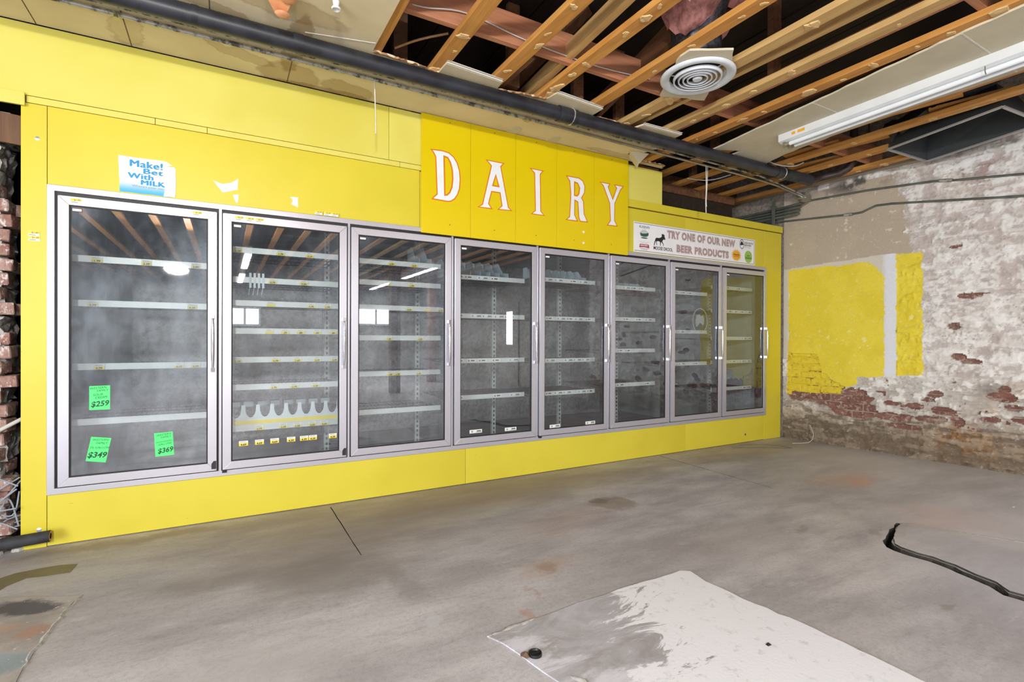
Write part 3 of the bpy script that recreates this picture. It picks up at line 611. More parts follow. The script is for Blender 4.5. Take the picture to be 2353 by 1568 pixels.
# ceiling board: left field + torn strip along the wall with three tongues
edge=[(1.585,-1.9),(1.575,-.66)]
torn=tear([(1.575,-.66),(1.70,-.655),(1.99,-.625),(2.005,-.63)],.012,.03,61)+[(2.009,-.750),(2.418,-.717),(2.43,-.62)]+tear([(2.432,-.612),(2.62,-.645),(2.80,-.66)],.014,.03,62)+[(2.82,-.771),(3.254,-.735),(3.251,-.60)]+tear([(3.25,-.60),(3.45,-.62),(3.69,-.585)],.014,.03,63)+[(3.715,-.684),(4.13,-.694),(4.135,-.60)]+tear([(4.137,-.59),(4.22,-.42),(4.15,-.25),(4.01,-.20),(4.10,-.10),(4.22,-.05),(4.30,-.075),(4.55,-.085),(4.62,-.012)],.014,.03,64)
brd=[(-3.2,-.006),(-3.2,-1.9)]+edge+torn[1:]
mb=MB().fill([brd],up(CZ),.013)
cb=obj('ceiling_board',mb,M['drywall'],ceil,org=(0,0,CZ))
# brown paper and gypsum showing on the torn edge
def fringe(pts,seed,name='torn_edge'):
    rr=random.Random(seed); p=tear(pts,.006,.018,seed); vs=[];fs=[]
    for i,(x,y) in enumerate(p):
        d=rr.uniform(.004,.03); vs+= [(x,y+.006,CZ-.0015),(x+rr.uniform(-.006,.006),y-d,CZ-rr.uniform(.001,.007)),(x,y-d*.3,CZ+.012)]
    for i in range(len(p)-1): a=i*3; fs+=[(a,a+1,a+4,a+3),(a+1,a+2,a+5,a+4)]
    obj(name,MB().add(vs,fs),M['torn_paper'],ceil)
fringe([(1.58,-.655),(1.70,-.65),(1.99,-.62)],71); fringe([(2.44,-.61),(2.62,-.645),(2.80,-.66)],72); fringe([(3.26,-.60),(3.45,-.62),(3.69,-.585)],73); fringe([(4.25,-.055),(4.55,-.085),(4.61,-.02)],74)
for a,b in(((2.009,-.752),(2.418,-.719)),((2.82,-.773),(3.254,-.737)),((3.715,-.686),(4.13,-.696))):
    obj('gypsum_edge',MB().bar((a[0],a[1]-.004,CZ+.004),(b[0],b[1]-.004,CZ+.004),.016,.006).bar((a[0],a[1]-.009,CZ+.0145),(b[0],b[1]-.009,CZ+.0145),.02,.003),M['plaster_core'],ceil)
mb=MB().add([(4.00,-.22,CZ-.002),(4.20,-.26,CZ-.002),(4.17,-.16,CZ-.07),(4.24,-.06,CZ-.075),(4.10,-.10,CZ-.004)],[(0,1,2),(0,2,4),(4,2,3)]); obj('hanging_flap',mb,M['drywall_clean'],ceil)
# long board strip carrying the tube light
st_=tear([(4.632,-.610),(4.606,-.80),(4.56,-1.15),(4.50,-1.58),(4.378,-2.485),(4.36,-2.73)],.006,.06,81)+[(4.28,-4.4),(5.20,-4.4)]+tear([(5.20,-2.5),(5.19,-2.0),(5.232,-1.384),(5.295,-.87),(5.40,-.55),(5.234,-.524),(4.895,-.570),(4.879,-.722)],.006,.07,82)
sb=obj('ceiling_board',MB().fill([st_],up(CZ),.013),M['drywall_clean'],ceil)
for y in(-1.58,-2.47): obj('board_seam',MB().box(4.50 if y>-2 else 4.385,5.19,y-.004,y+.004,CZ-.0012,CZ+.001),M['plaster_core'],ceil)
for x,y0,y1 in((-.086,-.25,-.012),(1.171,-.36,-.012),(.335,-.38,-.012),(.74,-1.2,-.60)): obj('board_seam',MB().box(x-.0025,x+.0025,y0,y1,CZ-.0008,CZ+.001),M['debris'],ceil)
obj('tape_line',MB().bar((1.20,-.66,CZ-.001),(1.57,-.75,CZ-.001),.008,.002),M['plaster_core'],ceil)

# ---------------- rest of the room (behind the camera, seen in the door glass)
tag(obj('wall_left',MB().box(-3.3,-3.2,-14.1,3.0,0,3.5),M['room_wall']),kind='structure')
tag(obj('wall_back',MB().box(-3.3,8.2,-14.3,-14.1,0,3.5),M['room_wall']),kind='structure')
def window(k,x0,x1,z0,z1,y):
    m=tag(obj('window_%d'%k,MB().box(x0-.06,x1+.06,y-.02,y+.03,z0-.06,z0).box(x0-.06,x1+.06,y-.02,y+.03,z1,z1+.06).box(x0-.06,x0,y-.02,y+.03,z0,z1).box(x1,x1+.06,y-.02,y+.03,z0,z1).box((x0+x1)/2-.03,(x0+x1)/2+.03,y-.02,y+.03,z0,z1),M['white']),kind='structure')
    obj('pane',MB().box(x0,x1,y-.012,y-.002,z0,z1),M['lumen'],m)
window(1,.98,1.75,1.60,2.08,-14.06); window(2,4.75,6.05,1.68,2.18,-14.06)
dz=tag(obj('door_1',MB().bar((wx(7.3)-.03,-7.3,1.05),(wx(8.3)-.03,-8.3,1.05),.04,2.1),M['room_wall']),kind='structure')
obj('pane',MB().bar((wx(7.62)-.055,-7.62,1.45),(wx(7.98)-.055,-7.98,1.45),.012,.85),M['lumen'],dz)
for x,y in((3.9,-7.2),(5.6,-9.5)): solo('timber_post',MB().box(x,x+.2,y,y+.2,0,2.88),M['red_post'],'square reddish timber post standing out in the room','post','timber posts in the room')
for i,(x,y) in enumerate(((1.2,-8.2),(4.9,-8.2),(1.2,-11.6),(4.9,-11.6))):
    t=thing('strip_light','long white fluorescent strip light on the ceiling out in the room','light',(x,y,2.75),'strip lights out in the room')
    obj('housing',MB().box(x-.06,x+.06,y-1.2,y+1.2,2.76,2.88),M['white'],t)
# ---------------- left of the cold room: broken brick pier and dark gap
wl=tag(obj('wall_pier',MB().box(-1.4,-.30,.10,.34,0,2.40),M['mortar']),kind='structure')
rr=random.Random(55)
for c_ in range(15):
    q=.16*c_; x1=-.25+rr.uniform(-.02,.02); m_=MB().box(-.6,x1,.085+rr.uniform(-.02,.02),.32,q,q+.155).mesh('mortar_lump'); bm=bmesh.new(); bm.from_mesh(m_); bmesh.ops.subdivide_edges(bm,edges=bm.edges[:],cuts=4,use_grid_fill=True)
    for v in bm.verts: v.co+=Vector((rr.uniform(-1,1)*.014,rr.uniform(-1,1)*.014,rr.uniform(-1,1)*.008))
    bm.to_mesh(m_); bm.free(); put('mortar_lump',m_,M['rubble'],wl)
rr=random.Random(5); bw=[rough_brick(.2,.066,.10,90+k) for k in range(4)]
for c_ in range(29):
    zc=c_*.08+.004; xe=-.205+rr.uniform(-.035,.03)-(.05 if zc>1.9 else 0)-(.03 if c_%5==0 else 0)
    for q in range(2):
        sx=rr.uniform(.45,.95); put('brick',bw[rr.randrange(4)],M['brick_white'],wl,(xe-.1*sx-q*.21,.10+rr.uniform(-.02,.03),zc),rot=(rr.uniform(-.06,.06),rr.uniform(-.08,.08),rr.uniform(-.2,.2)),scale=(sx,1.1,1))
    if rr.random()<.7: put('brick',bw[rr.randrange(4)],M['brick_white'],wl,(xe-.09+rr.uniform(-.02,.05),.22,zc),rot=(0,0,rr.uniform(-.3,.3)),scale=(.7,1,1))
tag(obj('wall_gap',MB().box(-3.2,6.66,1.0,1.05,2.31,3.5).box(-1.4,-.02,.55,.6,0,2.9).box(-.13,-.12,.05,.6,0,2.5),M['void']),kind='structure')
obj('header_board',MB().bar((-1.2,.05,2.375),(-.15,.05,2.29),.02,.16,up=(0,-.0,1)),M['ply'],wl)

# ================================================================== COOLER
cool=thing('display_cooler','wall of eight glass doors in one brushed metal frame between yellow panels','cooler',(3.13,0,.287))
FX0,FX1,FZ0,FZ1=-.042,6.302,.287,2.005; FW=.034
def rail(mb,x0,x1,z0,z1,y0,y1): mb.box(x0,x1,y0,y1,z0,z1)
mb=MB()
mb.fill([[(FX0,FZ0),(FX1,FZ0),(FX1,FZ1),(FX0,FZ1)],[(FX0+FW,FZ0+FW),(FX1-FW,FZ0+FW),(FX1-FW,FZ1-FW),(FX0+FW,FZ1-FW)]],wallp(-.014),.03)
obj('outer_frame',mb,M['steel'],cool,bevel=.002)
mb=MB(); i0=FW
mb.fill([[(FX0+i0,FZ0+i0),(FX1-i0,FZ0+i0),(FX1-i0,FZ1-i0),(FX0+i0,FZ1-i0)],[(FX0+i0+.03,FZ0+i0+.03),(FX1-i0-.03,FZ0+i0+.03),(FX1-i0-.03,FZ1-i0-.03),(FX0+i0+.03,FZ1-i0-.03)]],wallp(.001),.09)
obj('inner_frame',mb,M['gasket'],cool)
for i in (3,5): 
    x=i*P_+(.08 if i==5 else .8); 
for k in range(1,8):
    x=k*P_; m=obj('mullion',MB().box(x-.020,x+.022,.0,.09,FZ0+FW,FZ1-FW),M['gasket'],cool)
    obj('mullion_strip',MB().box(x-.0075,x+.0065,-.012,.0,FZ0+FW,FZ1-FW),M['steel'],m)
DZ0,DZ1=.330,1.946; SW=.048
pw=P_
for k in range(8):
    x0=k*P_+.013+(.0 if k else -.004); x1=(k+1)*P_-.019+(0 if k<7 else -.012)
    y0,y1=-.034,-.008
    mb=MB(); a=[(x0,DZ0),(x1,DZ0),(x1,DZ1),(x0,DZ1)]; b=[(x0+SW,DZ0+SW),(x1-SW,DZ0+SW),(x1-SW,DZ1-SW),(x0+SW,DZ1-SW)]
    for i in range(4):   # four mitred members
        j=(i+1)%4; q=[a[i],a[j],b[j],b[i]]; cx=sum(p[0] for p in q)/4; cz=sum(p[1] for p in q)/4
        q=[(cx+(p[0]-cx)*.9995,cz+(p[1]-cz)*.9995) for p in q]
        mb.fill([q],wallp(y0),y1-y0)
    d=obj('door',mb,M['steel'],cool,bevel=.0012)
    obj('gasket',MB().fill([[(x0+.004,DZ0+.004),(x1-.004,DZ0+.004),(x1-.004,DZ1-.004),(x0+.004,DZ1-.004)],[(x0+SW,DZ0+SW),(x1-SW,DZ0+SW),(x1-SW,DZ1-SW),(x0+SW,DZ1-SW)]],wallp(-.0078),.012),M['black'],d)
    obj('glazing_bead',MB().fill([[(x0+SW,DZ0+SW),(x1-SW,DZ0+SW),(x1-SW,DZ1-SW),(x0+SW,DZ1-SW)],[(x0+SW+.007,DZ0+SW+.007),(x1-SW-.007,DZ0+SW+.007),(x1-SW-.007,DZ1-SW-.007),(x0+SW+.007,DZ1-SW-.007)]],wallp(-.026),.015),M['black'],d)
    obj('glass_pane',MB().box(x0+SW+.002,x1-SW-.002,-.022,-.014,DZ0+SW+.002,DZ1-SW-.002),M[('glass_c','glass_b','glass_b')[k] if k<3 else 'glass'],d)
    hx=x1-.022; mb=MB(); mb.tube([(hx,-.060,.975),(hx,-.064,1.02),(hx,-.065,1.13),(hx,-.064,1.24),(hx,-.060,1.285)],[.006,.0085,.0105,.0085,.006],10)
    for hz in(.965,1.293): mb.box(hx-.010,hx+.010,-.066,-.034,hz-.012,hz+.012)
    obj('handle',mb,M['chrome'],d,smooth=True)
    mb=MB().box(x0+SW+.010,x0+SW+.056,-.0232,-.0222,DZ1-SW-.034,DZ1-SW-.012,0).box(x0+SW+.013,x0+SW+.053,-.0238,-.0230,DZ1-SW-.030,DZ1-SW-.0165,1)
    obj('maker_plate',mb,[M['gasket'],M['paper']],d)
    if k in(1,4): obj('hinge_block',MB().box(x0-.002,x0+.024,-.03,0,DZ0-.02,DZ0+.002),M['black'],d)
    if k in(0,1): obj('corner_guard',MB().fill([[(x1-.028,DZ0+.012),(x1-.002,DZ0+.012),(x1-.002,DZ0+.062),(x1-.016,DZ0+.062),(x1-.028,DZ0+.045)]],wallp(-.0352),.001),M['gasket'],d)

# cold room box
cold=tag(obj('wall_cold_room',MB().box(-.03,-.02,.05,2.72,0,2.2).box(6.40,6.41,.05,2.72,0,2.2).box(-.03,6.41,2.72,2.75,0,2.25).box(-.05,6.43,.05,2.75,2.2,2.3),M['liner']),kind='structure')
for i in range(7):
    x=.0+i*.915; obj('wall_panel',MB().box(x+.002,min(x+.913,6.39),2.70,2.718,.03,2.19),M['galv'],cold)
for i in range(4): obj('side_panel',MB().box(-.0195,-.012,.12+i*.65,.12+i*.65+.645,.03,2.19),M['liner'],cold)
obj('cold_floor',MB().box(-.02,6.40,.05,2.70,0.0005,.008),M['cool_floor'],cold)

# shelving
zs=[(1.626,1.363,.987,.66),(1.751,1.552,1.395,1.208,1.014,.83,.554),(1.741,1.584,1.396,1.166,.895,.607),(1.673,1.352,.979,.675),(1.701,1.35,.967,.668),(1.676,1.363,1.05,.711),(1.665,1.246,.902),(1.754,1.487,1.179,.911,.603)]
SWD=P_-.07
mb=MB()
for i in range(25): x=-SWD/2+i*SWD/24; mb.tube([(x,0,0),(x,.58,0)],.003,4,False)
for y in(.01,.2,.39,.57): mb.tube([(-SWD/2,y,-.004),(SWD/2,y,-.004)],.004,4,False)
mb.tube([(-SWD/2,.0,-.02),(-SWD/2,.58,-.004)],.004,4,False); mb.tube([(SWD/2,0,-.02),(SWD/2,.58,-.004)],.004,4,False)
grid_me=mb.mesh('wire_grid')
mb=MB().box(-SWD/2,SWD/2,-.006,0,-.019,.019).box(-SWD/2,SWD/2,-.0085,-.006,.015,.019).box(-SWD/2,SWD/2,-.0085,-.006,-.019,-.015).box(-SWD/2,SWD/2,-.0075,-.006,-.002,.001)
strip_me=mb.mesh('price_strip')
TAGC={}
def tag_me(txt,kind):
    k=(txt,kind)
    if k in TAGC: return TAGC[k]
    mb=MB()
    if kind=='y':
        mb.box(-.026,.026,-.0012,0,-.016,.016,0).box(-.026,.026,-.0018,-.0011,-.016,.002,1)
        if txt: text_into(mb,txt,.017,0,-.0018,-.0135,'CENTER',.0006,1.1,.0006,2)
        mb.box(-.02,.02,-.0016,-.0011,.006,.008,3).box(-.02,.012,-.0016,-.0011,.010,.012,3); mats=[M['tag_white'],M['tag_yellow'],M['ink_dark'],M['ink_grey']]
    elif kind=='p':
        mb.box(-.026,.026,-.0012,0,-.016,.016,0)
        text_into(mb,txt,.014,.004,-.0012,-.012,'CENTER',.0004,1.1,.0006,1); mats=[M['tag_pale'],M['ink_grey']]
    elif kind=='w':
        mb.box(-.055,.055,-.0012,0,-.014,.014,0).box(.008,.045,-.0018,-.0011,-.001,.006,1).box(.002,.05,-.0018,-.0011,-.008,-.005,1)
        mb.lathe([(0,0),(.008,0),(.008,.001),(0,.001)],(0,0,0),8,1) if False else mb.box(-.040,-.026,-.0018,-.0011,-.007,.007,2); mats=[M['tag_white'],M['ink_dark'],M['ink_grey']]
    else:
        mb.box(-.04,.04,-.0012,0,-.014,.014,0).box(-.008,.025,-.0018,-.0011,-.004,.005,1).box(-.032,-.02,-.0018,-.0011,-.006,.006,2); mats=[M['tag_white'],M['ink_dark'],M['ink_red2']]
    me=mb.mesh('price_tag'); 
    for m in mats: me.materials.append(m)
    TAGC[k]=me; return me
YT={0:[[(.12,'1.99'),(.36,'2.39'),(.62,'3.89')],[(.10,'3.99'),(.60,'4.39')],[(.13,'3.79'),(.53,'4.39'),(.62,'4.99'),(.72,'4.39')],[]],
    1:[[(.07,'2.29'),(.33,'1.79'),(.52,'3.29')],[(.28,'2.79'),(.48,'3.29')],[(.27,''),(.53,'1.79'),(.64,'1.99')],[(.26,''),(.36,'.59'),(.46,'.89'),(.57,'.89'),(.68,'.89')],[(.07,'2.29'),(.30,'2.79'),(.44,'1.69'),(.57,'2.29'),(.69,'2.49')],[(.29,'2.79'),(.42,'2.79'),(.56,'3.29')],[(.20,'2.79'),(.35,'2.59'),(.44,'2.59'),(.54,'2.59'),(.62,'2.59')]],
    2:[[(.32,'2.99'),(.5,'2.59')],[(.29,'2.39'),(.48,'1.79')],[(.46,'2.39'),(.61,''),(.72,'2.59')],[(.30,'1.99'),(.55,'1.99')],[(.31,'1.99'),(.37,'1.99'),(.54,'2.29')],[]]}
ordn=['topmost','second','third','fourth','fifth','sixth','lowest']
dn_=['first','second','third','fourth','fifth','sixth','seventh','eighth']
for k,lv in enumerate(zs):
    for j,zz in enumerate(lv):
        xc=(k+.5)*P_; yb=.155
        low='lowest' if j==len(lv)-1 else ordn[j]
        t=thing('wire_shelf','%s wire shelf behind the %s glass door counted from the brick pier'%(low,dn_[k]),'shelf',(xc,yb,zz),'wire shelves in the cooler')
        put('wire_grid',grid_me,M['wire'],t,(xc,yb,zz))
        sp=put('price_strip',strip_me,M['strip'],t,(xc,yb-.002,zz))
        if k<3:
            for (u_,tx) in YT[k][j]: put('price_tag',tag_me(tx,'y'),None,sp,(k*P_+.03+u_,yb-.0115,zz-.002))
        else:
            rr=random.Random(k*10+j); xx=k*P_+.11; 
            while xx<(k+1)*P_-.08:
                kd='w' if rr.random()<.6 else 'r'
                if rr.random()<(.85 if k<5 else .6): put('price_tag',tag_me('',kd),None,sp,(xx,yb-.0115,zz))
                xx+=rr.choice((.10,.115,.13,.17))
for k in range(1,9):
    x=k*P_-.02 if k<8 else 6.27
    mb=MB().box(x-.02,x+.02,.755,.785,.01,2.15)
    for i in range(50): mb.box(x-.007,x+.007,.752,.7555,.06+i*.042,.082+i*.042,1)
    solo('shelf_post',mb,[M['post'],M['gasket']],('white slotted shelf post behind the gap between the %s and %s glass doors'%(dn_[k-1],dn_[k]) if k<8 else 'white slotted shelf post behind the glass door nearest the brick wall'),'post','slotted posts in the cooler')
# scalloped carton divider on the lowest shelf of the second door
x0=P_+.045; zz=.575; n_=8; wd=.70/n_
sc_=[(x0,zz)]
top=[]
for i in range(n_+1):
    c=x0+i*wd
    if i>0: top.append((c-.010,zz+.135))
    if i<n_:
        top.append((c+.012,zz+.135))
        for q in range(1,8):
            t=PI*q/8; top.append((c+.012+(wd-.022)*(1-math.cos(t))/2,zz+.135-.085*math.sin(t)**.75))
pg=[(x0-.01,zz-.002),(x0+.70,zz-.002)]+[p for p in reversed(top)]
dv=thing('bottle_divider','white scalloped bottle divider with yellow stripe on the lowest shelf','divider',(x0+.35,.14,zz))
obj('scalloped_front',MB().fill([pg],wallp(.138),.004),M['divider'],dv)
obj('yellow_stripe',MB().box(x0-.005,x0+.69,.1365,.138,zz+.004,zz+.032),M['tag_yellow'],dv)
for i in range(n_): obj('pusher_block',MB().box(x0+i*wd+.012,x0+(i+1)*wd-.012,.42,.50,zz+.09,zz+.125).box(x0+i*wd+.02,x0+(i+1)*wd-.02,.16,.42,zz+.004,zz+.012),M['liner'],dv)
# plastic lane dividers on upper shelves
def lanes(k,zz,n_,h,label,x0f=.09,x1f=.62,dp=.30):
    dv=thing('lane_divider',label,'divider',((k+.5)*P_,.17,zz),'plastic lane dividers in the cooler')
    for i in range(n_):
        x=k*P_+x0f+(x1f-x0f)*i/(n_-1); w_=(x1f-x0f)/(n_-1)
        lp=[(.17,zz+.02),(.17+dp,zz+.02),(.17+dp,zz+.02+h),(.17+dp*.65,zz+.02+h),(.17+dp*.35,zz+.02+h*.35),(.17,zz+.02+h*.25)]
        obj('lane_fin',MB().fill([lp],lambda a,b,c,x=x:(x+c,a,b),.003),M['frost'],dv)
        if i<n_-1: obj('lane_back',MB().box(x+.006,x+w_-.004,.17+dp-.004,.17+dp,zz+.02,zz+.02+h),M['frost'],dv)
lanes(3,1.673,7,.15,'row of frosted plastic lane dividers on the top shelf of the fourth door',.06,.60)
lanes(4,1.701,8,.10,'row of frosted plastic lane dividers on the top shelf of the fifth door',.08,.66,.2)
lanes(5,1.676,7,.045,'low row of frosted plastic dividers on the top shelf of the sixth door',.12,.62,.14)
lanes(2,1.741,2,.16,'single frosted plastic lane divider on the top shelf of the third door',.58,.68)
mb=MB()
for i in range(4): x=.955+i*.026; mb.box(x,x+.014,.142,.15,1.50,1.60).tube([(x+.004,.146,1.50),(x-.004,.14,1.45)],.002,5)
solo('plastic_clip_set',mb,M['divider'],'four white plastic prongs on the second shelf of the second door','clip')

# ================================================================== signs and stickers
# green handwritten price papers on the first door
def gpaper(pts,lines,label,rot):
    cx=sum(p[0] for p in pts)/4; cz=sum(p[1] for p in pts)/4
    t=thing('price_paper',label,'sign',(cx,-.023,min(p[1] for p in pts)),'green price papers on the first door')
    obj('paper',MB().fill([pts],wallp(-.0232),.0008),M['neon'],t)
    mb=MB()
    for (tx,dx,dz,sz,bd) in lines:
        a=dx*math.cos(rot)-dz*math.sin(rot); b=dx*math.sin(rot)+dz*math.cos(rot)
        text_into(mb,tx,sz,cx+a,-.0233,cz+b,'CENTER',bd,.95,.0005,0,rot+.08,.25)
    obj('handwriting',mb,M['ink_forest2'],t)
M['ink_forest2']=flat('green_marker',(10,70,44),.6)
gpaper([(.144,.748),(.238,.747),(.238,.885),(.144,.884)],[('WESTERN',-.008,.05,.018,0),('FAMILY',.012,.036,.017,0),('SOUR',-.008,.012,.018,0),('CREAM',.006,-.004,.018,0),('$259',0,-.048,.042,.001)],'green handwritten paper priced 2.59, highest of the three on the first door',0)
gpaper([(.128,.461),(.218,.443),(.244,.581),(.153,.596)],[('WESTERN',.0,.05,.017,0),('FAMILY',.008,.032,.017,0),('2% GALLON',.002,.006,.017,0),('$349',-.002,-.045,.044,.0012)],'tilted green handwritten paper priced 3.49 in the lower corner of the first door',-.17)
gpaper([(.453,.449),(.546,.452),(.539,.593),(.446,.590)],[('WESTERN',.0,.052,.017,0),('FAMILY',.01,.037,.017,0),('HOMOGENIZED',.000,.012,.0118,0),('GALLONS',.004,-.004,.016,0),('$369',.004,-.05,.040,.001)],'green handwritten paper priced 3.69 low on the first door',.04)
# price tags on the glass of the second door
for x,tx in((.918,'4.69'),(1.01,'4.69'),(1.10,'4.69'),(1.20,'4.39'),(1.281,'4.39'),(1.337,'4.39'),(1.467,'4.39')):
    o=put('price_tag',tag_me(tx,'y').copy(),None,None,(x,-.0222,.484)); tag(o,'white and yellow price tag reading %s stuck low on the second door glass'%tx,'price tag','price tags on the second door glass')
mp=[(2.55,.425,.0),(3.0,.415,0),(3.34,.42,0),(3.76,.42,0)]
for i,(x,zz,q) in enumerate(((2.565,.420,0),(2.885,.412,0),(3.33,.40,0),(3.72,.40,0))):
    o=put('shelf_label',tag_me('','w').copy(),None,None,(x,-.0222,zz)); tag(o,'white shelf label stuck at the foot of the %s door glass'%('fourth' if i<2 else 'fifth'),'label','white labels at the foot of the door glass')
def stick(x,zz,y,label,grp,txt='$1.99'):
    mb=MB().box(x-.024,x+.024,y-.0012,y,zz-.013,zz+.013,0).box(x-.024,x+.024,y-.0018,y-.0011,zz-.001,zz+.013,1)
    text_into(mb,txt,.013,x+.005,y-.0018,zz+.001,'CENTER',.0003,1,.0005,2); mb.box(x-.02,x+.008,y-.0018,y-.0011,zz-.009,zz-.006,2)
    solo('price_sticker',mb,[M['paper'],M['tag_yellow'],M['ink_grey2']],label,'sticker',grp)
M['ink_grey2']=flat('faded_print',(128,120,90),.6)
stick(-.097,1.727,-.0005,'upper of two small price stickers on the yellow strip beside the first door','stickers by the first door','$1.49'); stick(-.095,1.700,-.0005,'lower of two small price stickers on the yellow strip beside the first door','stickers by the first door','$1.49')
stick(.088,1.922,-.0345,'small yellow price sticker on the top rail of the first door near its corner','rail stickers','$1.99'); stick(.665,1.924,-.0345,'small yellow price sticker on the top rail of the first door near the second','rail stickers','$1.69')
for x in(.893,.953,1.008): stick(x,1.922,-.0345,'small yellow price sticker in a row of three on the second door top rail','row of three rail stickers','$2.29')
for x in(1.372,1.43,1.478): stick(x,2.022,-.0145+.0,'faded price sticker in a row of three on the frame above the second door','row of three frame stickers','$2.49')
# milk poster
pts=tear([(.272,2.222),(.40,2.224),(.505,2.224),(.535,2.205),(.50,2.192),(.54,2.198),(.551,2.185),(.552,2.10),(.548,2.02),(.53,2.013),(.278,2.013),(.272,2.222)],.0016,.03,8)[:-1]
po=thing('milk_poster','torn blue and white milk poster above the first cooler door','poster',(.41,-.001,2.013))
obj('sheet',MB().fill([pts],wallp(-.0022),.0012),M['poster'],po,org=(.41,-.0016,2.013))
obj('torn_patch',MB().fill([tear([(.49,2.013),(.547,2.014),(.552,2.09),(.549,2.18),(.535,2.192),(.505,2.17),(.492,2.12),(.50,2.06),(.49,2.013)],.002,.02,9)[:-1],],wallp(-.003),.0008),M['paper'],po)
mb=MB()
for tx,ft in(('Make!',(.325,.484,2.168,2.206)),('Bet',(.39,.486,2.133,2.163)),('With',(.315,.438,2.099,2.129)),('MILK',(.378,.496,2.067,2.094))): [text_into(mb,tx,.046,0,-.0031-.0003*q,0,'LEFT',0,1,.0006,0,0,0,1.08,(ft[0]+.0016*q,ft[1]+.0016*q-.003,ft[2]+.0006*q,ft[3]+.0006*q)) for q in range(4)]
text_into(mb,"Where's your mo",.018,0,-.0031,0,'LEFT',0,1,.0005,1,0,0,1,(.335,.488,2.047,2.062))
obj('lettering',mb,[M['ink_blue'],M['ink_grey']],po)

# DAIRY sign
SY=-.034
sg=thing('dairy_sign','bright yellow five-panel sign with white DAIRY letters outlined in orange','sign',(3.13,SY,1.962))
xs_=[2.10,2.508,2.918,3.334,3.746,4.156]
for a,b in zip(xs_,xs_[1:]): obj('sign_panel',MB().box(a+.0012,b-.0012,SY,SY+.016,1.963,2.866),M['yellow_sign'],sg,bevel=.001)
obj('backing_batten',MB().box(2.12,4.14,SY+.016,-.017,2.70,2.76).box(2.12,4.14,SY+.016,-.015,2.04,2.10),M['ply'],sg)
for x in(2.33,2.72,3.12,3.52,3.95):
    for zz in(2.835,2.045): obj('nail_head',MB().box(x-.003,x+.003,SY-.002,SY,zz-.003,zz+.003),M['gasket'],sg)
LT={'D':([(2.169,2.605),(2.265,2.612),(2.32,2.605),(2.365,2.578),(2.395,2.535),(2.415,2.475),(2.421,2.41),(2.415,2.335),(2.398,2.285),(2.372,2.247),(2.343,2.226),(2.315,2.219),(2.178,2.222),(2.19,2.24),(2.221,2.27),(2.209,2.548),(2.196,2.573)],[(2.283,2.565),(2.31,2.56),(2.333,2.525),(2.348,2.47),(2.352,2.405),(2.345,2.34),(2.328,2.297),(2.306,2.275),(2.29,2.272)]),
'A':([(2.637,2.607),(2.813,2.607),(2.781,2.57),(2.853,2.25),(2.889,2.222),(2.745,2.215),(2.785,2.255),(2.767,2.352),(2.697,2.352),(2.671,2.255),(2.706,2.212),(2.566,2.213),(2.608,2.245),(2.686,2.563)],[(2.731,2.49),(2.757,2.408),(2.706,2.408)]),
'I':([(3.053,2.609),(3.199,2.609),(3.164,2.57),(3.171,2.258),(3.212,2.220),(3.064,2.220),(3.108,2.258),(3.099,2.57)],None),
'R':([(3.426,2.607),(3.57,2.609),(3.615,2.59),(3.641,2.545),(3.637,2.48),(3.605,2.43),(3.625,2.405),(3.634,2.29),(3.676,2.219),(3.585,2.214),(3.566,2.255),(3.556,2.385),(3.53,2.395),(3.528,2.27),(3.565,2.213),(3.424,2.213),(3.466,2.25),(3.478,2.45),(3.466,2.56)],[(3.524,2.56),(3.556,2.553),(3.577,2.515),(3.569,2.465),(3.548,2.443),(3.524,2.445)]),
'Y':([(3.804,2.610),(3.936,2.612),(3.912,2.575),(3.962,2.478),(4.005,2.58),(3.975,2.612),(4.100,2.612),(4.058,2.565),(3.991,2.43),(3.989,2.275),(4.027,2.220),(3.891,2.216),(3.933,2.27),(3.921,2.43),(3.847,2.575)],None)}
for ch,(o_,h_) in LT.items():
    lp=[o_]+([inset(h_,.004)] if h_ else [])
    le=obj('letter',MB().fill(lp,wallp(SY-.0012),.001),M['ink_orange'],sg)
    lp=[inset(o_,.0095)]+([inset(h_,-.008)] if h_ else [])
    obj('letter_face',MB().fill(lp,wallp(SY-.0022),.001),M['letter_white'],le)
for zz in(2.128,2.03): obj('tape_square',MB().box(3.615,3.635,SY-.001,SY,zz-.009,zz+.009),M['paper'],sg)
for x in(2.87,3.26): obj('hanger_bracket',MB().fill([[(x-.045,-.035),(x-.045,-.13),(x-.03,-.155),(x,-.165),(x+.03,-.155),(x+.045,-.13),(x+.045,-.035)]],dn(CZ-.0005),.004),M['drywall_clean'],sg)

# beer sign
by=-.0045
bs=thing('beer_sign','long white banner sign advertising new beer products above the last doors','sign',(5.18,by,2.013))
X0,X1,Z0,Z1=4.255,6.095,2.013,2.306
obj('board',MB().box(X0,X1,by,-.0005,Z0,Z1),M['paper'],bs,bevel=.001)
obj('border_line',MB().box(X0+.006,X1-.012,by-.0006,by,Z1-.014,Z1-.010).box(X0+.006,X1-.012,by-.0006,by,Z0+.012,Z0+.016).box(X1-.016,X1-.012,by-.0006,by,Z0+.012,Z1-.01),M['ink_dark'],bs)
mb=MB()
for tx,(a,b,c,d) in(('TRY ONE OF OUR NEW',(4.70,5.752,2.184,2.270)),('BEER PRODUCTS',(4.835,5.645,2.054,2.138))):
    for q,(e_,bd,mi) in enumerate(((0,.0085,0),(.0030,.0055,1),(.0066,.0018,0),(.0092,-.0010,2))):
        text_into(mb,tx,.108,0,by-.0005*q,0,'LEFT',bd,1,.0005,mi,0,0,1.14,(a+e_,b-e_,c+e_,d-e_))
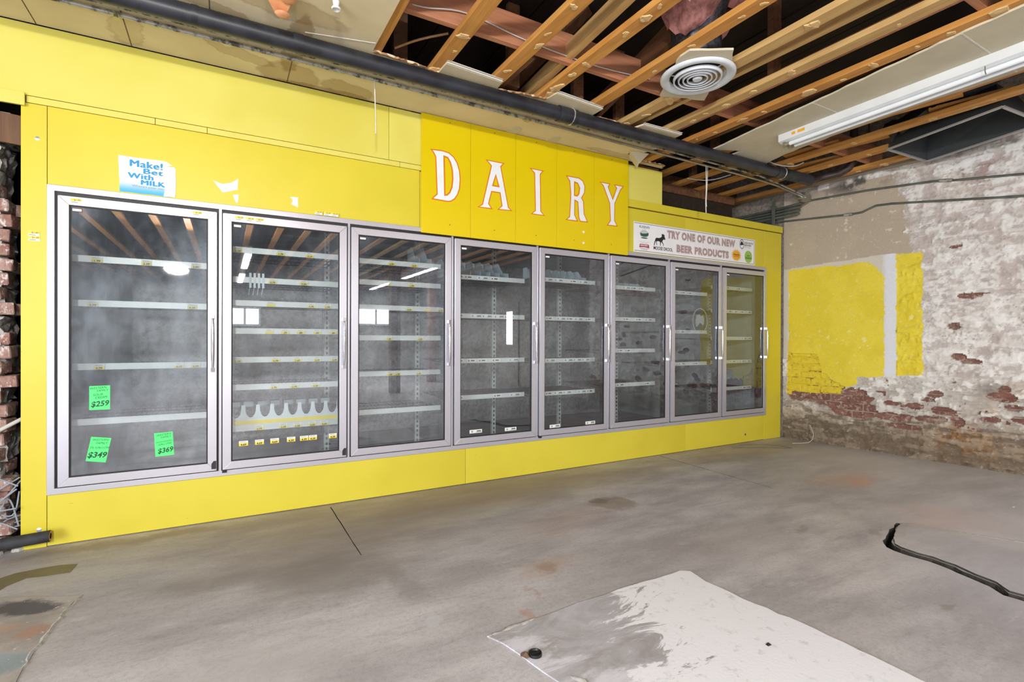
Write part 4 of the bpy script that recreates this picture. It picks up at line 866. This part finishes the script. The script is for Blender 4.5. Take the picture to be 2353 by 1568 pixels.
# slab feet give the headline its western look
for (a,b,z_) in((4.70,5.752,2.184),(4.70,5.752,2.266),(4.835,5.645,2.054),(4.835,5.645,2.134)): pass
obj('headline',mb,[M['ink_red'],M['ink_fade'],M['ink_grey']],bs)
mb=MB(); text_into(mb,'MOOSE DROOL',.052,0,by,0,'LEFT',.0010,1,.0006,0,0,0,1,(4.515,4.782,2.056,2.090)); obj('moose_caption',mb,M['ink_dark'],bs)
ms=[(4.53,2.10),(4.54,2.145),(4.555,2.185),(4.56,2.20),(4.575,2.213),(4.62,2.213),(4.65,2.225),(4.668,2.24),(4.665,2.258),(4.66,2.275),(4.672,2.268),(4.678,2.285),(4.686,2.268),(4.70,2.282),(4.702,2.262),(4.716,2.268),(4.712,2.245),(4.72,2.23),(4.728,2.205),(4.718,2.195),(4.70,2.205),(4.688,2.19),(4.675,2.175),(4.682,2.155),(4.695,2.14),(4.698,2.105),(4.69,2.105),(4.685,2.135),(4.668,2.15),(4.655,2.165),(4.648,2.14),(4.645,2.102),(4.637,2.102),(4.636,2.14),(4.63,2.165),(4.59,2.168),(4.575,2.15),(4.585,2.11),(4.577,2.108),(4.565,2.15),(4.572,2.17),(4.555,2.15),(4.54,2.10)]
ms=[(4.518+(a-4.53)*.80,2.097+(b-2.10)*.70) for a,b in ms]
obj('moose_silhouette',MB().fill([ms],wallp(by-.0006),.0005),M['ink_dark'],bs)
def ellp(cx,cz,a,b,n_=24): return [(cx+a*math.cos(2*PI*i/n_),cz+b*math.sin(2*PI*i/n_)) for i in range(n_)]
mb=MB(); text_into(mb,'ALASKAN',.036,0,by,0,'LEFT',.0002,1,.0006,0,0,0,1,(4.322,4.458,2.252,2.278)); text_into(mb,'AMBER',.018,0,by,0,'LEFT',0,1,.0006,2,0,0,1,(4.36,4.42,2.238,2.248))
mb.fill([ellp(4.390,2.195,.058,.040)],wallp(by-.0006),.0005,2); mb.fill([[(4.334,2.205),(4.37,2.198),(4.41,2.202),(4.446,2.212),(4.446,2.188),(4.42,2.172),(4.38,2.168),(4.342,2.176)]],wallp(by-.0012),.0005,1); mb.fill([ellp(4.39,2.156,.045,.006)],wallp(by-.0012),.0005,0)
obj('round_landscape_logo',mb,[M['ink_forest'],M['ink_forest'],M['tag_pale']],bs)
mb=MB().fill([[(4.334,2.096),(4.451,2.096),(4.456,2.070),(4.462,2.062),(4.392,2.067),(4.322,2.062),(4.328,2.070)]],wallp(by-.0006),.0005,0)
for i in range(7): mb.bar((4.392+(i-3)*.008,by-.0003,2.104),(4.392+(i-3)*.026,by-.0003,2.136-.004*abs(i-3)),.0016,.0005,(0,1,0),1)
text_into(mb,'BREWERY',.017,0,by-.0006,0,'LEFT',.0003,1,.0005,2,0,0,1,(4.342,4.442,2.075,2.090)); text_into(mb,'EST. IN USA',.014,0,by,0,'LEFT',0,1,.0005,1,0,0,1,(4.355,4.43,2.036,2.046))
mb.bar((4.335,by-.0003,2.056),(4.392,by-.0003,2.050),.005,.0005,(0,1,0),1).bar((4.45,by-.0003,2.056),(4.392,by-.0003,2.050),.005,.0005,(0,1,0),1); obj('red_ribbon_logo',mb,[M['ink_red2'],M['ink_grey'],M['paper']],bs)
mb=MB().fill([ellp(5.866,2.236,.039,.053),ellp(5.866,2.236,.033,.046)],wallp(by-.0006),.0005,0).fill([[(5.835,2.232),(5.85,2.258),(5.864,2.272),(5.88,2.258),(5.897,2.236),(5.888,2.226),(5.872,2.230),(5.85,2.220)]],wallp(by-.0006),.0005,0)
for tx,a,b,c,d,mi in(('DESCHUTES',5.915,6.062,2.246,2.268,0),('BREWERY',5.915,6.035,2.220,2.241,0),('Bend, Oregon',5.915,6.02,2.200,2.212,1)): text_into(mb,tx,.03,0,by,0,'LEFT',.0003,1,.0005,mi,0,0,1,(a,b,c,d))
obj('oval_mountain_logo',mb,[M['ink_dark'],M['ink_grey']],bs)
sp_=[]
for i in range(36):
    q=1 if i%2==0 else .66; sp_.append((5.772+q*.09*math.cos(2*PI*i/36),2.104+q*.074*math.sin(2*PI*i/36)))
mb=MB().fill([sp_],wallp(by-.0006),.0005,0); text_into(mb,'TWISTED',.020,0,by-.0007,0,'LEFT',.0003,1,.0005,1,0,0,1,(5.722,5.824,2.100,2.118)); mb.box(5.73,5.815,by-.0012,by-.0006,2.088,2.091,1)
obj('sun_logo',mb,[M['ink_amber'],M['ink_dark']],bs)
mb=MB().fill([ellp(5.98,2.103,.066,.070)],wallp(by-.0006),.0005,0); text_into(mb,'KOLSCH',.024,0,by-.0007,0,'LEFT',.0008,1,.0005,1,0,0,1,(5.93,6.032,2.078,2.100)); text_into(mb,'summer',.014,0,by-.0007,0,'LEFT',.0002,1,.0005,1,0,0,1,(5.955,6.005,2.110,2.120)); obj('green_round_logo',mb,[M['ink_green'],M['ink_forest']],bs)
# old eagle-like decal ghost on the seventh door: plain faded disc
solo('faded_decal',MB().fill([ellp(5.17,1.36,.115,.135,32),ellp(5.17,1.36,.105,.125,32)],wallp(-.0227),.0005).fill([[(5.11,1.30),(5.10,1.36),(5.12,1.42),(5.16,1.43),(5.18,1.41),(5.22,1.42),(5.235,1.36),(5.22,1.31),(5.17,1.34),(5.13,1.30)]],wallp(-.0227),.0005),M['glass_haze'] if 'glass_haze' in M else M['tag_pale'],'faded pale round decal on the seventh door glass','decal')

# ================================================================== services under the ceiling
pipe=thing('drain_pipe','thick black pipe running under the ceiling along the yellow wall','pipe',(2.5,-.627,2.815))
obj('pipe_run',MB().tube([(-1.6,-.627,2.812),(2.9,-.627,2.815),(6.10,-.627,2.815)],.049,18),M['pipe'],pipe,smooth=True)
for x,l in((2.93,.16),(5.52,.16),(.66,.03),(1.14,.05)): 
    obj('coupling',MB().tube([(x,-.627,2.815),(x+l,-.627,2.815)],.056 if l>.1 else .0505,18),M['pipe'],pipe,smooth=True)
obj('rubber_sleeve',MB().tube([(5.60,-.627,2.818),(6.10,-.627,2.82)],.053,18),M['foam'],pipe,smooth=True)
for x in(3.05,5.62): obj('pipe_hanger',MB().tube([(x,-.627+.056*math.sin(a),2.815+.056*math.cos(a)) for a in [i*PI/8 for i in range(17)]],.005,6).box(x-.012,x+.012,-.626,-.586,2.862,2.884),M['conduit'],pipe)
cd=thing('electrical_conduit','mottled galvanised conduit strapped to the ceiling under the black pipe','conduit',(2.5,-.365,2.845))
obj('conduit_run',MB().tube([(-1.5,-.37,2.853),(2.85,-.365,2.853),(3.0,-.362,2.853)],.0135,10),M['conduit'],cd,smooth=True)
obj('conduit_run',MB().tube([(3.0,-.362,2.853),(5.3,-.33,2.850),(5.75,-.325,2.845),(6.0,-.33,2.83),(6.46,-.31,2.79)],.0125,10),M['conduit_bright'],cd,smooth=True)
for x in(.316,2.84): obj('conduit_strap',MB().box(x-.014,x+.014,-.40,-.33,2.8385,2.842).box(x-.014,x+.014,-.345,-.30,2.862,2.868).tube([(x,-.385,2.842),(x,-.385,2.826)],.010,8),M['conduit_bright'],cd)
c2=thing('thin_conduit','thinner second conduit running between black pipe and mottled conduit','conduit',(2.5,-.455,2.855))
obj('conduit_run',MB().tube([(-1.5,-.435,2.859),(2.9,-.435,2.859),(5.6,-.40,2.852),(5.95,-.37,2.838),(6.46,-.335,2.795)],.0095,8),M['conduit'],c2,smooth=True)
bx=thing('junction_box','small grey metal junction box where conduits meet the right wall','junction box',(6.55,-.32,2.74))
obj('box_body',MB().bar((6.46,-.32,2.79),(6.60,-.30,2.775),.10,.07),M['conduit_bright'],bx,bevel=.006)
obj('elbow',MB().tube([(6.60,-.30,2.775),(6.635,-.28,2.75),(6.64,-.2,2.72)],.02,10),M['conduit_bright'],bx,smooth=True)
def wl_tube(pts,off=.022): return [(wx(a)-off,-a,b) for a,b in pts]
t=thing('wall_conduit','upper weathered conduit running along the right wall','conduit',(wx(1)-.02,-1,2.6),'conduits on the right wall')
obj('conduit_run',MB().tube(wl_tube([(.30,2.765),(.9,2.742),(1.45,2.695),(1.60,2.665),(2.06,2.60),(3.2,2.50)]),.011,8),M['conduit_dark'],t,smooth=True); obj('conduit_strap',MB().tube(wl_tube([(1.48,2.69),(1.58,2.672)]),.017,8),M['conduit'],t)
t=thing('wall_conduit','lower bent conduit running along the right wall above the yellow patch','conduit',(wx(1)-.02,-1,2.4),'conduits on the right wall')
obj('conduit_run',MB().tube(wl_tube([(-.3,2.60),(.05,2.577),(.72,2.522),(.83,2.522),(.96,2.565),(1.1,2.555),(2.06,2.41),(3.2,2.28)]),.011,8),M['conduit_dark'],t,smooth=True); obj('conduit_strap',MB().tube(wl_tube([(.66,2.527),(.74,2.522)]),.017,8),M['conduit'],t)
for i,zz in enumerate((2.74,2.70,2.66,2.62)):
    solo('back_conduit',MB().tube([(6.60-.012*i,-.24,zz),(6.58-.03*i,.1,zz-.012),(6.47-.06*i,.96,zz-.03)],.014,8),M['conduit_dark'],'%s dark conduit of the bundle running back above the cold room'%('topmost','second','third','lowest')[i],'conduit','conduit bundle above the cold room',smooth=True)
solo('strut_upright',MB().box(6.455,6.485,.005,.03,2.515,2.80).box(6.44,6.50,.003,.032,2.74,2.75),M['conduit_dark'],'short dark metal strut holding the conduit bundle at the corner','strut')
sp=thing('soil_pipe','dark brown soil pipe dropping from the roof beside the ledger timber','pipe',(6.3,-.85,2.85))
obj('vertical_run',MB().tube([(6.36,-.92,3.45),(6.36,-.92,2.98),(6.35,-.88,2.92),(6.34,-.80,2.885),(6.28,-.66,2.87),(6.22,-.62,2.85),(6.12,-.628,2.82)],.036,12),M['copper'],sp,smooth=True)
obj('collar',MB().tube([(6.36,-.92,3.02),(6.36,-.92,2.96)],.043,12),M['copper'],sp,smooth=True)
solo('vent_tube',MB().tube([(6.44,-1.02,3.4),(6.44,-1.02,2.95),(6.42,-.98,2.915)],.008,6),M['copper'],'thin dark tube beside the brown soil pipe','pipe')
# round ceiling vent
vc=(3.475,-1.425,CZ-.022)
vt=thing('round_vent','round white ceiling vent of concentric rings on a torn board','vent',vc)
bk=tear([(3.205,-1.60),(3.30,-1.66),(3.42,-1.735),(3.50,-1.67),(3.548,-1.602),(3.66,-1.40),(3.73,-1.30),(3.79,-1.214),(3.74,-1.19),(3.66,-1.18),(3.47,-1.106),(3.33,-1.32),(3.207,-1.521),(3.205,-1.60)],.006,.04,91)[:-1]
obj('torn_board',MB().fill([bk,ellp(vc[0],vc[1],.174,.174,28)],up(CZ),.013),M['drywall_clean'],vt)
obj('outer_rim',MB().lathe([(.232,.020),(.232,.012),(.226,.004),(.214,0),(.190,.004),(.176,.014),(.172,.03)],vc,56),M['vent'],vt,smooth=True)
for i,rr_ in enumerate((.146,.117,.089,.062)):
    zo=-.006+.0*i; obj('ring_vane',MB().lathe([(rr_+.006,zo+.020),(rr_+.003,zo+.001),(rr_-.003,zo),(rr_-.006,zo+.003),(rr_+.003,zo+.022)],vc,44,close=True),M['vent'],vt,smooth=True)
obj('centre_knob',MB().lathe([(0,-.008),(.026,-.006),(.032,.004),(.016,.02),(0,.02)],vc,20),M['vent'],vt,smooth=True)
for a in(.6,.6+2*PI/3,.6+4*PI/3): obj('spoke',MB().bar((vc[0]+.02*math.cos(a),vc[1]+.02*math.sin(a),vc[2]+.012),(vc[0]+.172*math.cos(a),vc[1]+.172*math.sin(a),vc[2]+.016),.004,.004),M['vent'],vt)
obj('throat',MB().lathe([(.172,.03),(.155,.060),(0,.061)],vc,30),M['black'],vt)
dt=thing('flexible_duct','foil duct wrapped in torn pink insulation rising above the round vent','duct',(3.45,-1.42,2.92))
cpts=[(3.475,-1.425,2.945),(3.46,-1.43,3.02),(3.43,-1.45,3.12),(3.40,-1.50,3.22),(3.36,-1.60,3.34),(3.32,-1.75,3.44)]
obj('duct_sleeve',MB().tube(cpts,[.15,.15,.155,.16,.165,.165],28),M['foil'],dt,smooth=True)
rr=random.Random(44); mb=MB(); vs=[];fs=[]; NR,NA=9,36
for i in range(NR):
    t=i/(NR-1); c=Vector(cpts[2]).lerp(Vector(cpts[5]),t)
    for k in range(NA):
        a=2*PI*k/NA; q=(.185+.05*math.sin(t*PI)+.02*math.sin(5*a+i)+rr.uniform(-.016,.016)); vs.append((c.x+q*math.cos(a),c.y+q*math.sin(a),c.z+rr.uniform(-.015,.015)-(.09*math.sin(2*a+.6)*(1-t))))
for i in range(NR-1):
    for k in range(NA): a=i*NA+k;b=i*NA+(k+1)%NA; fs.append((a,b,b+NA,a+NA))
obj('pink_insulation',MB().add(vs,fs),M['pink'],dt,smooth=True)
# fluorescent fixture
fl=thing('tube_light','long white fluorescent fixture with bare tubes on the board strip','light',(4.90,-2.6,2.79))
y1,y0=-1.10,-4.3; bar_x=lambda y:4.915-.055*(y+.99)*-1*0
obj('housing',MB().add([(4.83,y1,CZ),(4.83,y1,2.812),(4.865,y1,2.80),(4.93,y1,2.80),(4.965,y1,2.812),(4.965,y1,CZ)]+[(4.70,y0,CZ),(4.70,y0,2.812),(4.735,y0,2.80),(4.80,y0,2.80),(4.835,y0,2.812),(4.835,y0,CZ)],[(0,1,2,3,4,5),(11,10,9,8,7,6)]+[(i,(i+1)%6,6+(i+1)%6,6+i) for i in range(6)]),M['white'],fl,bevel=.003)
for q in(-.034,.034):
    obj('tube',MB().tube([(4.897+q,y1-.05,2.781),(4.767+q,y0,2.781)],.0165,12),M['tube'],fl,smooth=True)
    obj('lamp_holder',MB().box(4.897+q-.015,4.897+q+.015,y1-.052,y1-.03,2.762,2.812).tube([(4.897+q,y1-.052,2.781),(4.897+q-.002,y1-.085,2.781)],.0172,12),M['conduit_bright'],fl)
for a,b in((.12,.03),(.17,.06)): 
    yy=y1-a; xx=4.83-.0393*a; obj('rating_label',MB().bar((xx-.0008,yy,2.842),(xx-.0008-.0393*b,yy-b,2.842),.001,.022),M['ink_amber'],fl)
obj('pull_hook',MB().tube([(4.76,-2.45,2.80),(4.76,-2.45,2.77),(4.775,-2.45,2.755)],.0025,5),M['conduit_dark'],fl)
# sheet-metal duct boot beside the wall
db=thing('duct_boot','open rectangular sheet-metal duct boot at the ceiling by the right wall','duct',(6.2,-1.85,2.86))
q=[(5.92,-1.42),(6.58,-1.45),(6.34,-2.30),(5.70,-2.25)]; q2=[(6.05,-1.50),(6.50,-1.50),(6.36,-2.15),(5.9,-2.15)]
zt=3.12; vs=[(a,b,2.855) for a,b in q]+[(a,b,zt) for a,b in q2]
obj('shell',MB().add(vs,[(0,1,5,4),(1,2,6,5),(2,3,7,6),(3,0,4,7),(4,5,6,7)]),M['duct_dark'],db)
for i in range(4):
    a,b=q[i],q[(i+1)%4]; obj('flange',MB().bar((a[0],a[1],2.853),(b[0],b[1],2.853),.022,.012),M['duct_edge'],db)
mb=MB(); rr=random.Random(8); vs=[];fs=[]
for i in range(14):
    t=i/13
    for k in range(8):
        v_=k/7; vs.append((5.30+.5*t+.12*v_,-2.35+.95*t-.12*v_,2.96+.10*math.sin(v_*PI)+rr.uniform(-.016,.016)))
for i in range(13):
    for k in range(7): a=i*8+k; fs.append((a,a+1,a+9,a+8))
solo('plastic_film',MB().add(vs,fs),M['film'],'crumpled black plastic film hanging above the joists by the duct boot','film',smooth=True)
# loose wires and strings
def wire(pts,rad,m,label,cat='wire',grp=None,name='loose_wire'):
    P3=[Vector(p) for p in pts]; out=[]
    for i in range(len(P3)-1):
        p0=P3[max(i-1,0)];p1=P3[i];p2=P3[i+1];p3=P3[min(i+2,len(P3)-1)]
        for k in range(6):
            t=k/6; out.append(.5*((2*p1)+(p2-p0)*t+(2*p0-5*p1+4*p2-p3)*t*t+(3*p1-p0-3*p2+p3)*t**3))
    out.append(P3[-1]); return solo(name,MB().tube(out,rad,6),m,label,cat,grp,smooth=True)
wire([(1.66,-.372,2.845),(1.664,-.372,2.72),(1.668,-.37,2.62),(1.669,-.372,2.50)],.0035,M['string'],'short white string hanging from the conduit left of the yellow letter sign','string',name='hanging_string')
wire([(4.862,-.345,2.845),(4.866,-.345,2.62),(4.86,-.345,2.50),(4.866,-.345,2.385)],.0045,M['string'],'long white string hanging from the conduit over the beer banner','string',name='hanging_string')
wire([(4.885,-.345,2.845),(4.878,-.345,2.65),(4.868,-.345,2.52),(4.872,-.345,2.45)],.003,M['string'],'thinner white string beside the long one over the beer banner','string',name='hanging_string')
wire([(5.42,-.62,2.90),(5.50,-.68,2.86),(5.62,-.75,2.85),(5.70,-.80,2.885)],.005,M['cable_white'],'white cable looping below the joists beside the board strip')
wire([(5.05,.05,2.86),(5.20,-.02,2.845),(5.30,-.10,2.85),(5.42,-.2,2.89)],.005,M['cable_white'],'white cable sagging behind the black pipe near the string')
wire([(1.63,-1.02,2.98),(1.75,-1.08,2.95),(2.0,-1.075,3.0),(2.4,-1.07,2.965),(2.9,-1.075,2.95),(3.4,-1.075,2.985)],.004,M['cable_white'],'pale cable stapled along the pink cross beam')
wire([(1.72,-.62,2.95),(1.85,-.7,3.0),(2.0,-.80,3.03)],.007,M['torn_paper'],'copper-coloured tube slanting between the first two joists')
eg=thing('egg_poster','torn picture of brown eggs hanging from the ceiling board','poster',(1.03,-.95,2.80))
obj('sheet',MB().add([(.93,-1.05,2.866),(1.10,-1.07,2.866),(1.105,-.97,2.84),(1.085,-.90,2.815),(1.06,-.85,2.80),(1.03,-.87,2.808),(1.0,-.92,2.825),(.96,-.98,2.85)],[(0,1,2,7),(7,2,3,6),(6,3,4,5)]),M['eggs'],eg)
M['egg']=flat('egg_shell_print',(240,168,122),.45,0,.12,14); M['eggs'].node_tree.nodes['Principled BSDF'].inputs['Roughness'].default_value=.6
for (x,y,zz,a,b) in((1.005,-1.0,2.836,.052,1.25),(1.082,-.985,2.830,.036,1.5),(1.062,-.885,2.800,.036,.95)):
    o=obj('egg',MB().lathe([(0,-.010),(a*.55,-.008),(a*.9,-.002),(a,.003),(0,.004)],(x,y,zz),20),M['egg'],eg,smooth=True); o.scale=(1,b,1)
solo('plastic_hook',MB().tube([(1.30,-1.02,2.868),(1.30,-1.02,2.835)],[.018,.012],12).lathe([(.02,0),(.024,.006),(.02,.012)],(1.30,-1.02,2.826),14),M['white'],'small white plastic ceiling hook near the egg poster','hook')

# ================================================================== left corner
fp=thing('foam_pipe','black foam pipe insulation tube lying at the foot of the yellow panel','pipe',(-.3,-.06,.05))
obj('foam_tube',MB().lathe([(0,0)],(0,0,0),3) if False else MB().tube([(-.75,-.09,.045),(-.2,-.075,.072),(-.012,-.07,.080)],.031,16,False).tube([(-.012,-.07,.080),(-.05,-.0715,.078),(-.75,-.09,.045)],.019,16,False).lathe([(.031,0),(.019,0)],(0,0,-50),3) if False else MB().tube([(-.75,-.09,.045),(-.2,-.075,.072),(-.012,-.07,.080)],.031,16,False),M['foam'],fp,smooth=True)
mb=MB(); a=Vector((-.012,-.07,.080)); 
vs=[];N_=16
for rr_ in(.031,.017):
    for k in range(N_): vs.append((a.x+.001,a.y+rr_*math.cos(2*PI*k/N_),a.z+rr_*math.sin(2*PI*k/N_)))
obj('cut_end',mb.add(vs,[(k,(k+1)%N_,N_+(k+1)%N_,N_+k) for k in range(N_)]),M['torn_paper'],fp)
obj('bore',MB().tube([(-.012,-.07,.080),(-.2,-.075,.072)],.017,12,False),M['black'],fp)
solo('grey_hose',MB().tube([(-.45,.0,.58),(-.33,.02,.60),(-.24,.03,.66),(-.16,.05,.71),(-.13,.08,.73)],.011,10),M['cable_grey2'] if 'cable_grey2' in M else M['cable_white'],'pale grey hose crossing from the brick pier behind the yellow panel','hose',smooth=True)
rr=random.Random(77)
for i in range(11):
    ax,az=rr.uniform(-.26,-.17),rr.uniform(.18,.26); A=Vector((-.40+rr.uniform(-.05,.05),-.02+rr.uniform(0,.08),rr.uniform(.04,.42))); B=Vector((-.16,0,rr.uniform(.10,.40))); A.y=B.y=-.035+.0105*i
    mid=[A.lerp(B,t)+Vector((rr.uniform(-.06,.06),0,rr.uniform(-.10,.12))) for t in(.3,.65)]
    P3=[A]+mid+[B]
    wire(P3,.004,M['cable_grey'],'thin grey-blue cable in the tangle beside the yellow panel foot','cable','cable tangle beside the yellow panel',name='loose_cable')
rr=random.Random(3); 
for i in range(16):
    x,y=rr.uniform(-.42,-.16),rr.uniform(-.03,.05); q=rr.uniform(.012,.03)
    me=MB().lathe([(0,0),(q,.002),(q*.8,q*.7),(0,q*.9)],(0,0,0),7).mesh('rubble_chunk')
    o=put('rubble_chunk',me,M['rubble'],None,(x,y,.0),rot=(0,0,rr.uniform(0,3)),scale=(1,rr.uniform(.6,1.2),1)); tag(o,'small crumbled mortar lump on the floor below the brick pier','rubble','mortar lumps by the brick pier')

# ================================================================== small things on the floor
pk=thing('floor_puck','small round black plastic cap lying on the pale floor patch','cap',(1.797,-2.144,.008))
obj('cap_ring',MB().lathe([(.0,.004),(.019,.004),(.021,.010),(.024,.010),(.025,.0),(0,0)],(1.797,-2.144,.008),24),M['puck'],pk,smooth=True); obj('cap_bar',MB().box(1.78,1.814,-2.148,-2.140,.012,.016),M['puck'],pk)
rr=random.Random(6)
vs=[(0,0,.018)]+[(.018*rr.uniform(.7,1.3)*math.cos(i*PI/5),.018*rr.uniform(.7,1.3)*math.sin(i*PI/5),.006*rr.uniform(0,1.6)) for i in range(10)]
me=MB().add(vs,[(0,1+i,1+(i+1)%10) for i in range(10)]).mesh('debris_clump'); tag(put('debris_clump',me,M['debris'],None,(1.763,-2.132,.007)),'brown crumbly clump lying beside the black floor cap','debris')
for (x,y,q,zz,lb) in((4.42,-2.62,.012,.0,'pale stone chip on the floor beyond the open crack'),(2.60,-2.52,.010,.0072,'dark chip lying on the white part of the floor patch'),(5.6,-2.35,.012,0,'pale stone chip on the floor nearer the brick wall')):
    me=MB().add([(-q,-q*.6,0),(q,-q*.7,0),(q*.9,q*.6,0),(-q*.8,q*.7,0),(-q*.5,-q*.2,q*.6),(q*.5,-q*.3,q*.5),(q*.3,q*.3,q*.7)],[(0,1,5,4),(1,2,6,5),(2,3,6),(3,0,4),(3,4,6),(4,5,6)]).mesh('stone_chip'); tag(put('stone_chip',me,M['puck' if 'dark' in lb else 'rubble'],None,(x,y,zz)),lb,'stone chip')
wire([(5.55,-.12,.003),(5.9,-.30,.003),(6.1,-.45,.003),(6.05,-.22,.003),(5.75,-.06,.003)],.002,M['conduit_dark'],'thin dark wire loop lying on the floor by the yellow panel end','wire',name='floor_wire')
wire([(6.60,-.35,.20),(6.55,-.42,.10),(6.5,-.40,.02),(6.35,-.30,.004)],.003,M['cable_white'],'thin pale wire curling out of the wall base near the corner','wire',name='floor_wire')
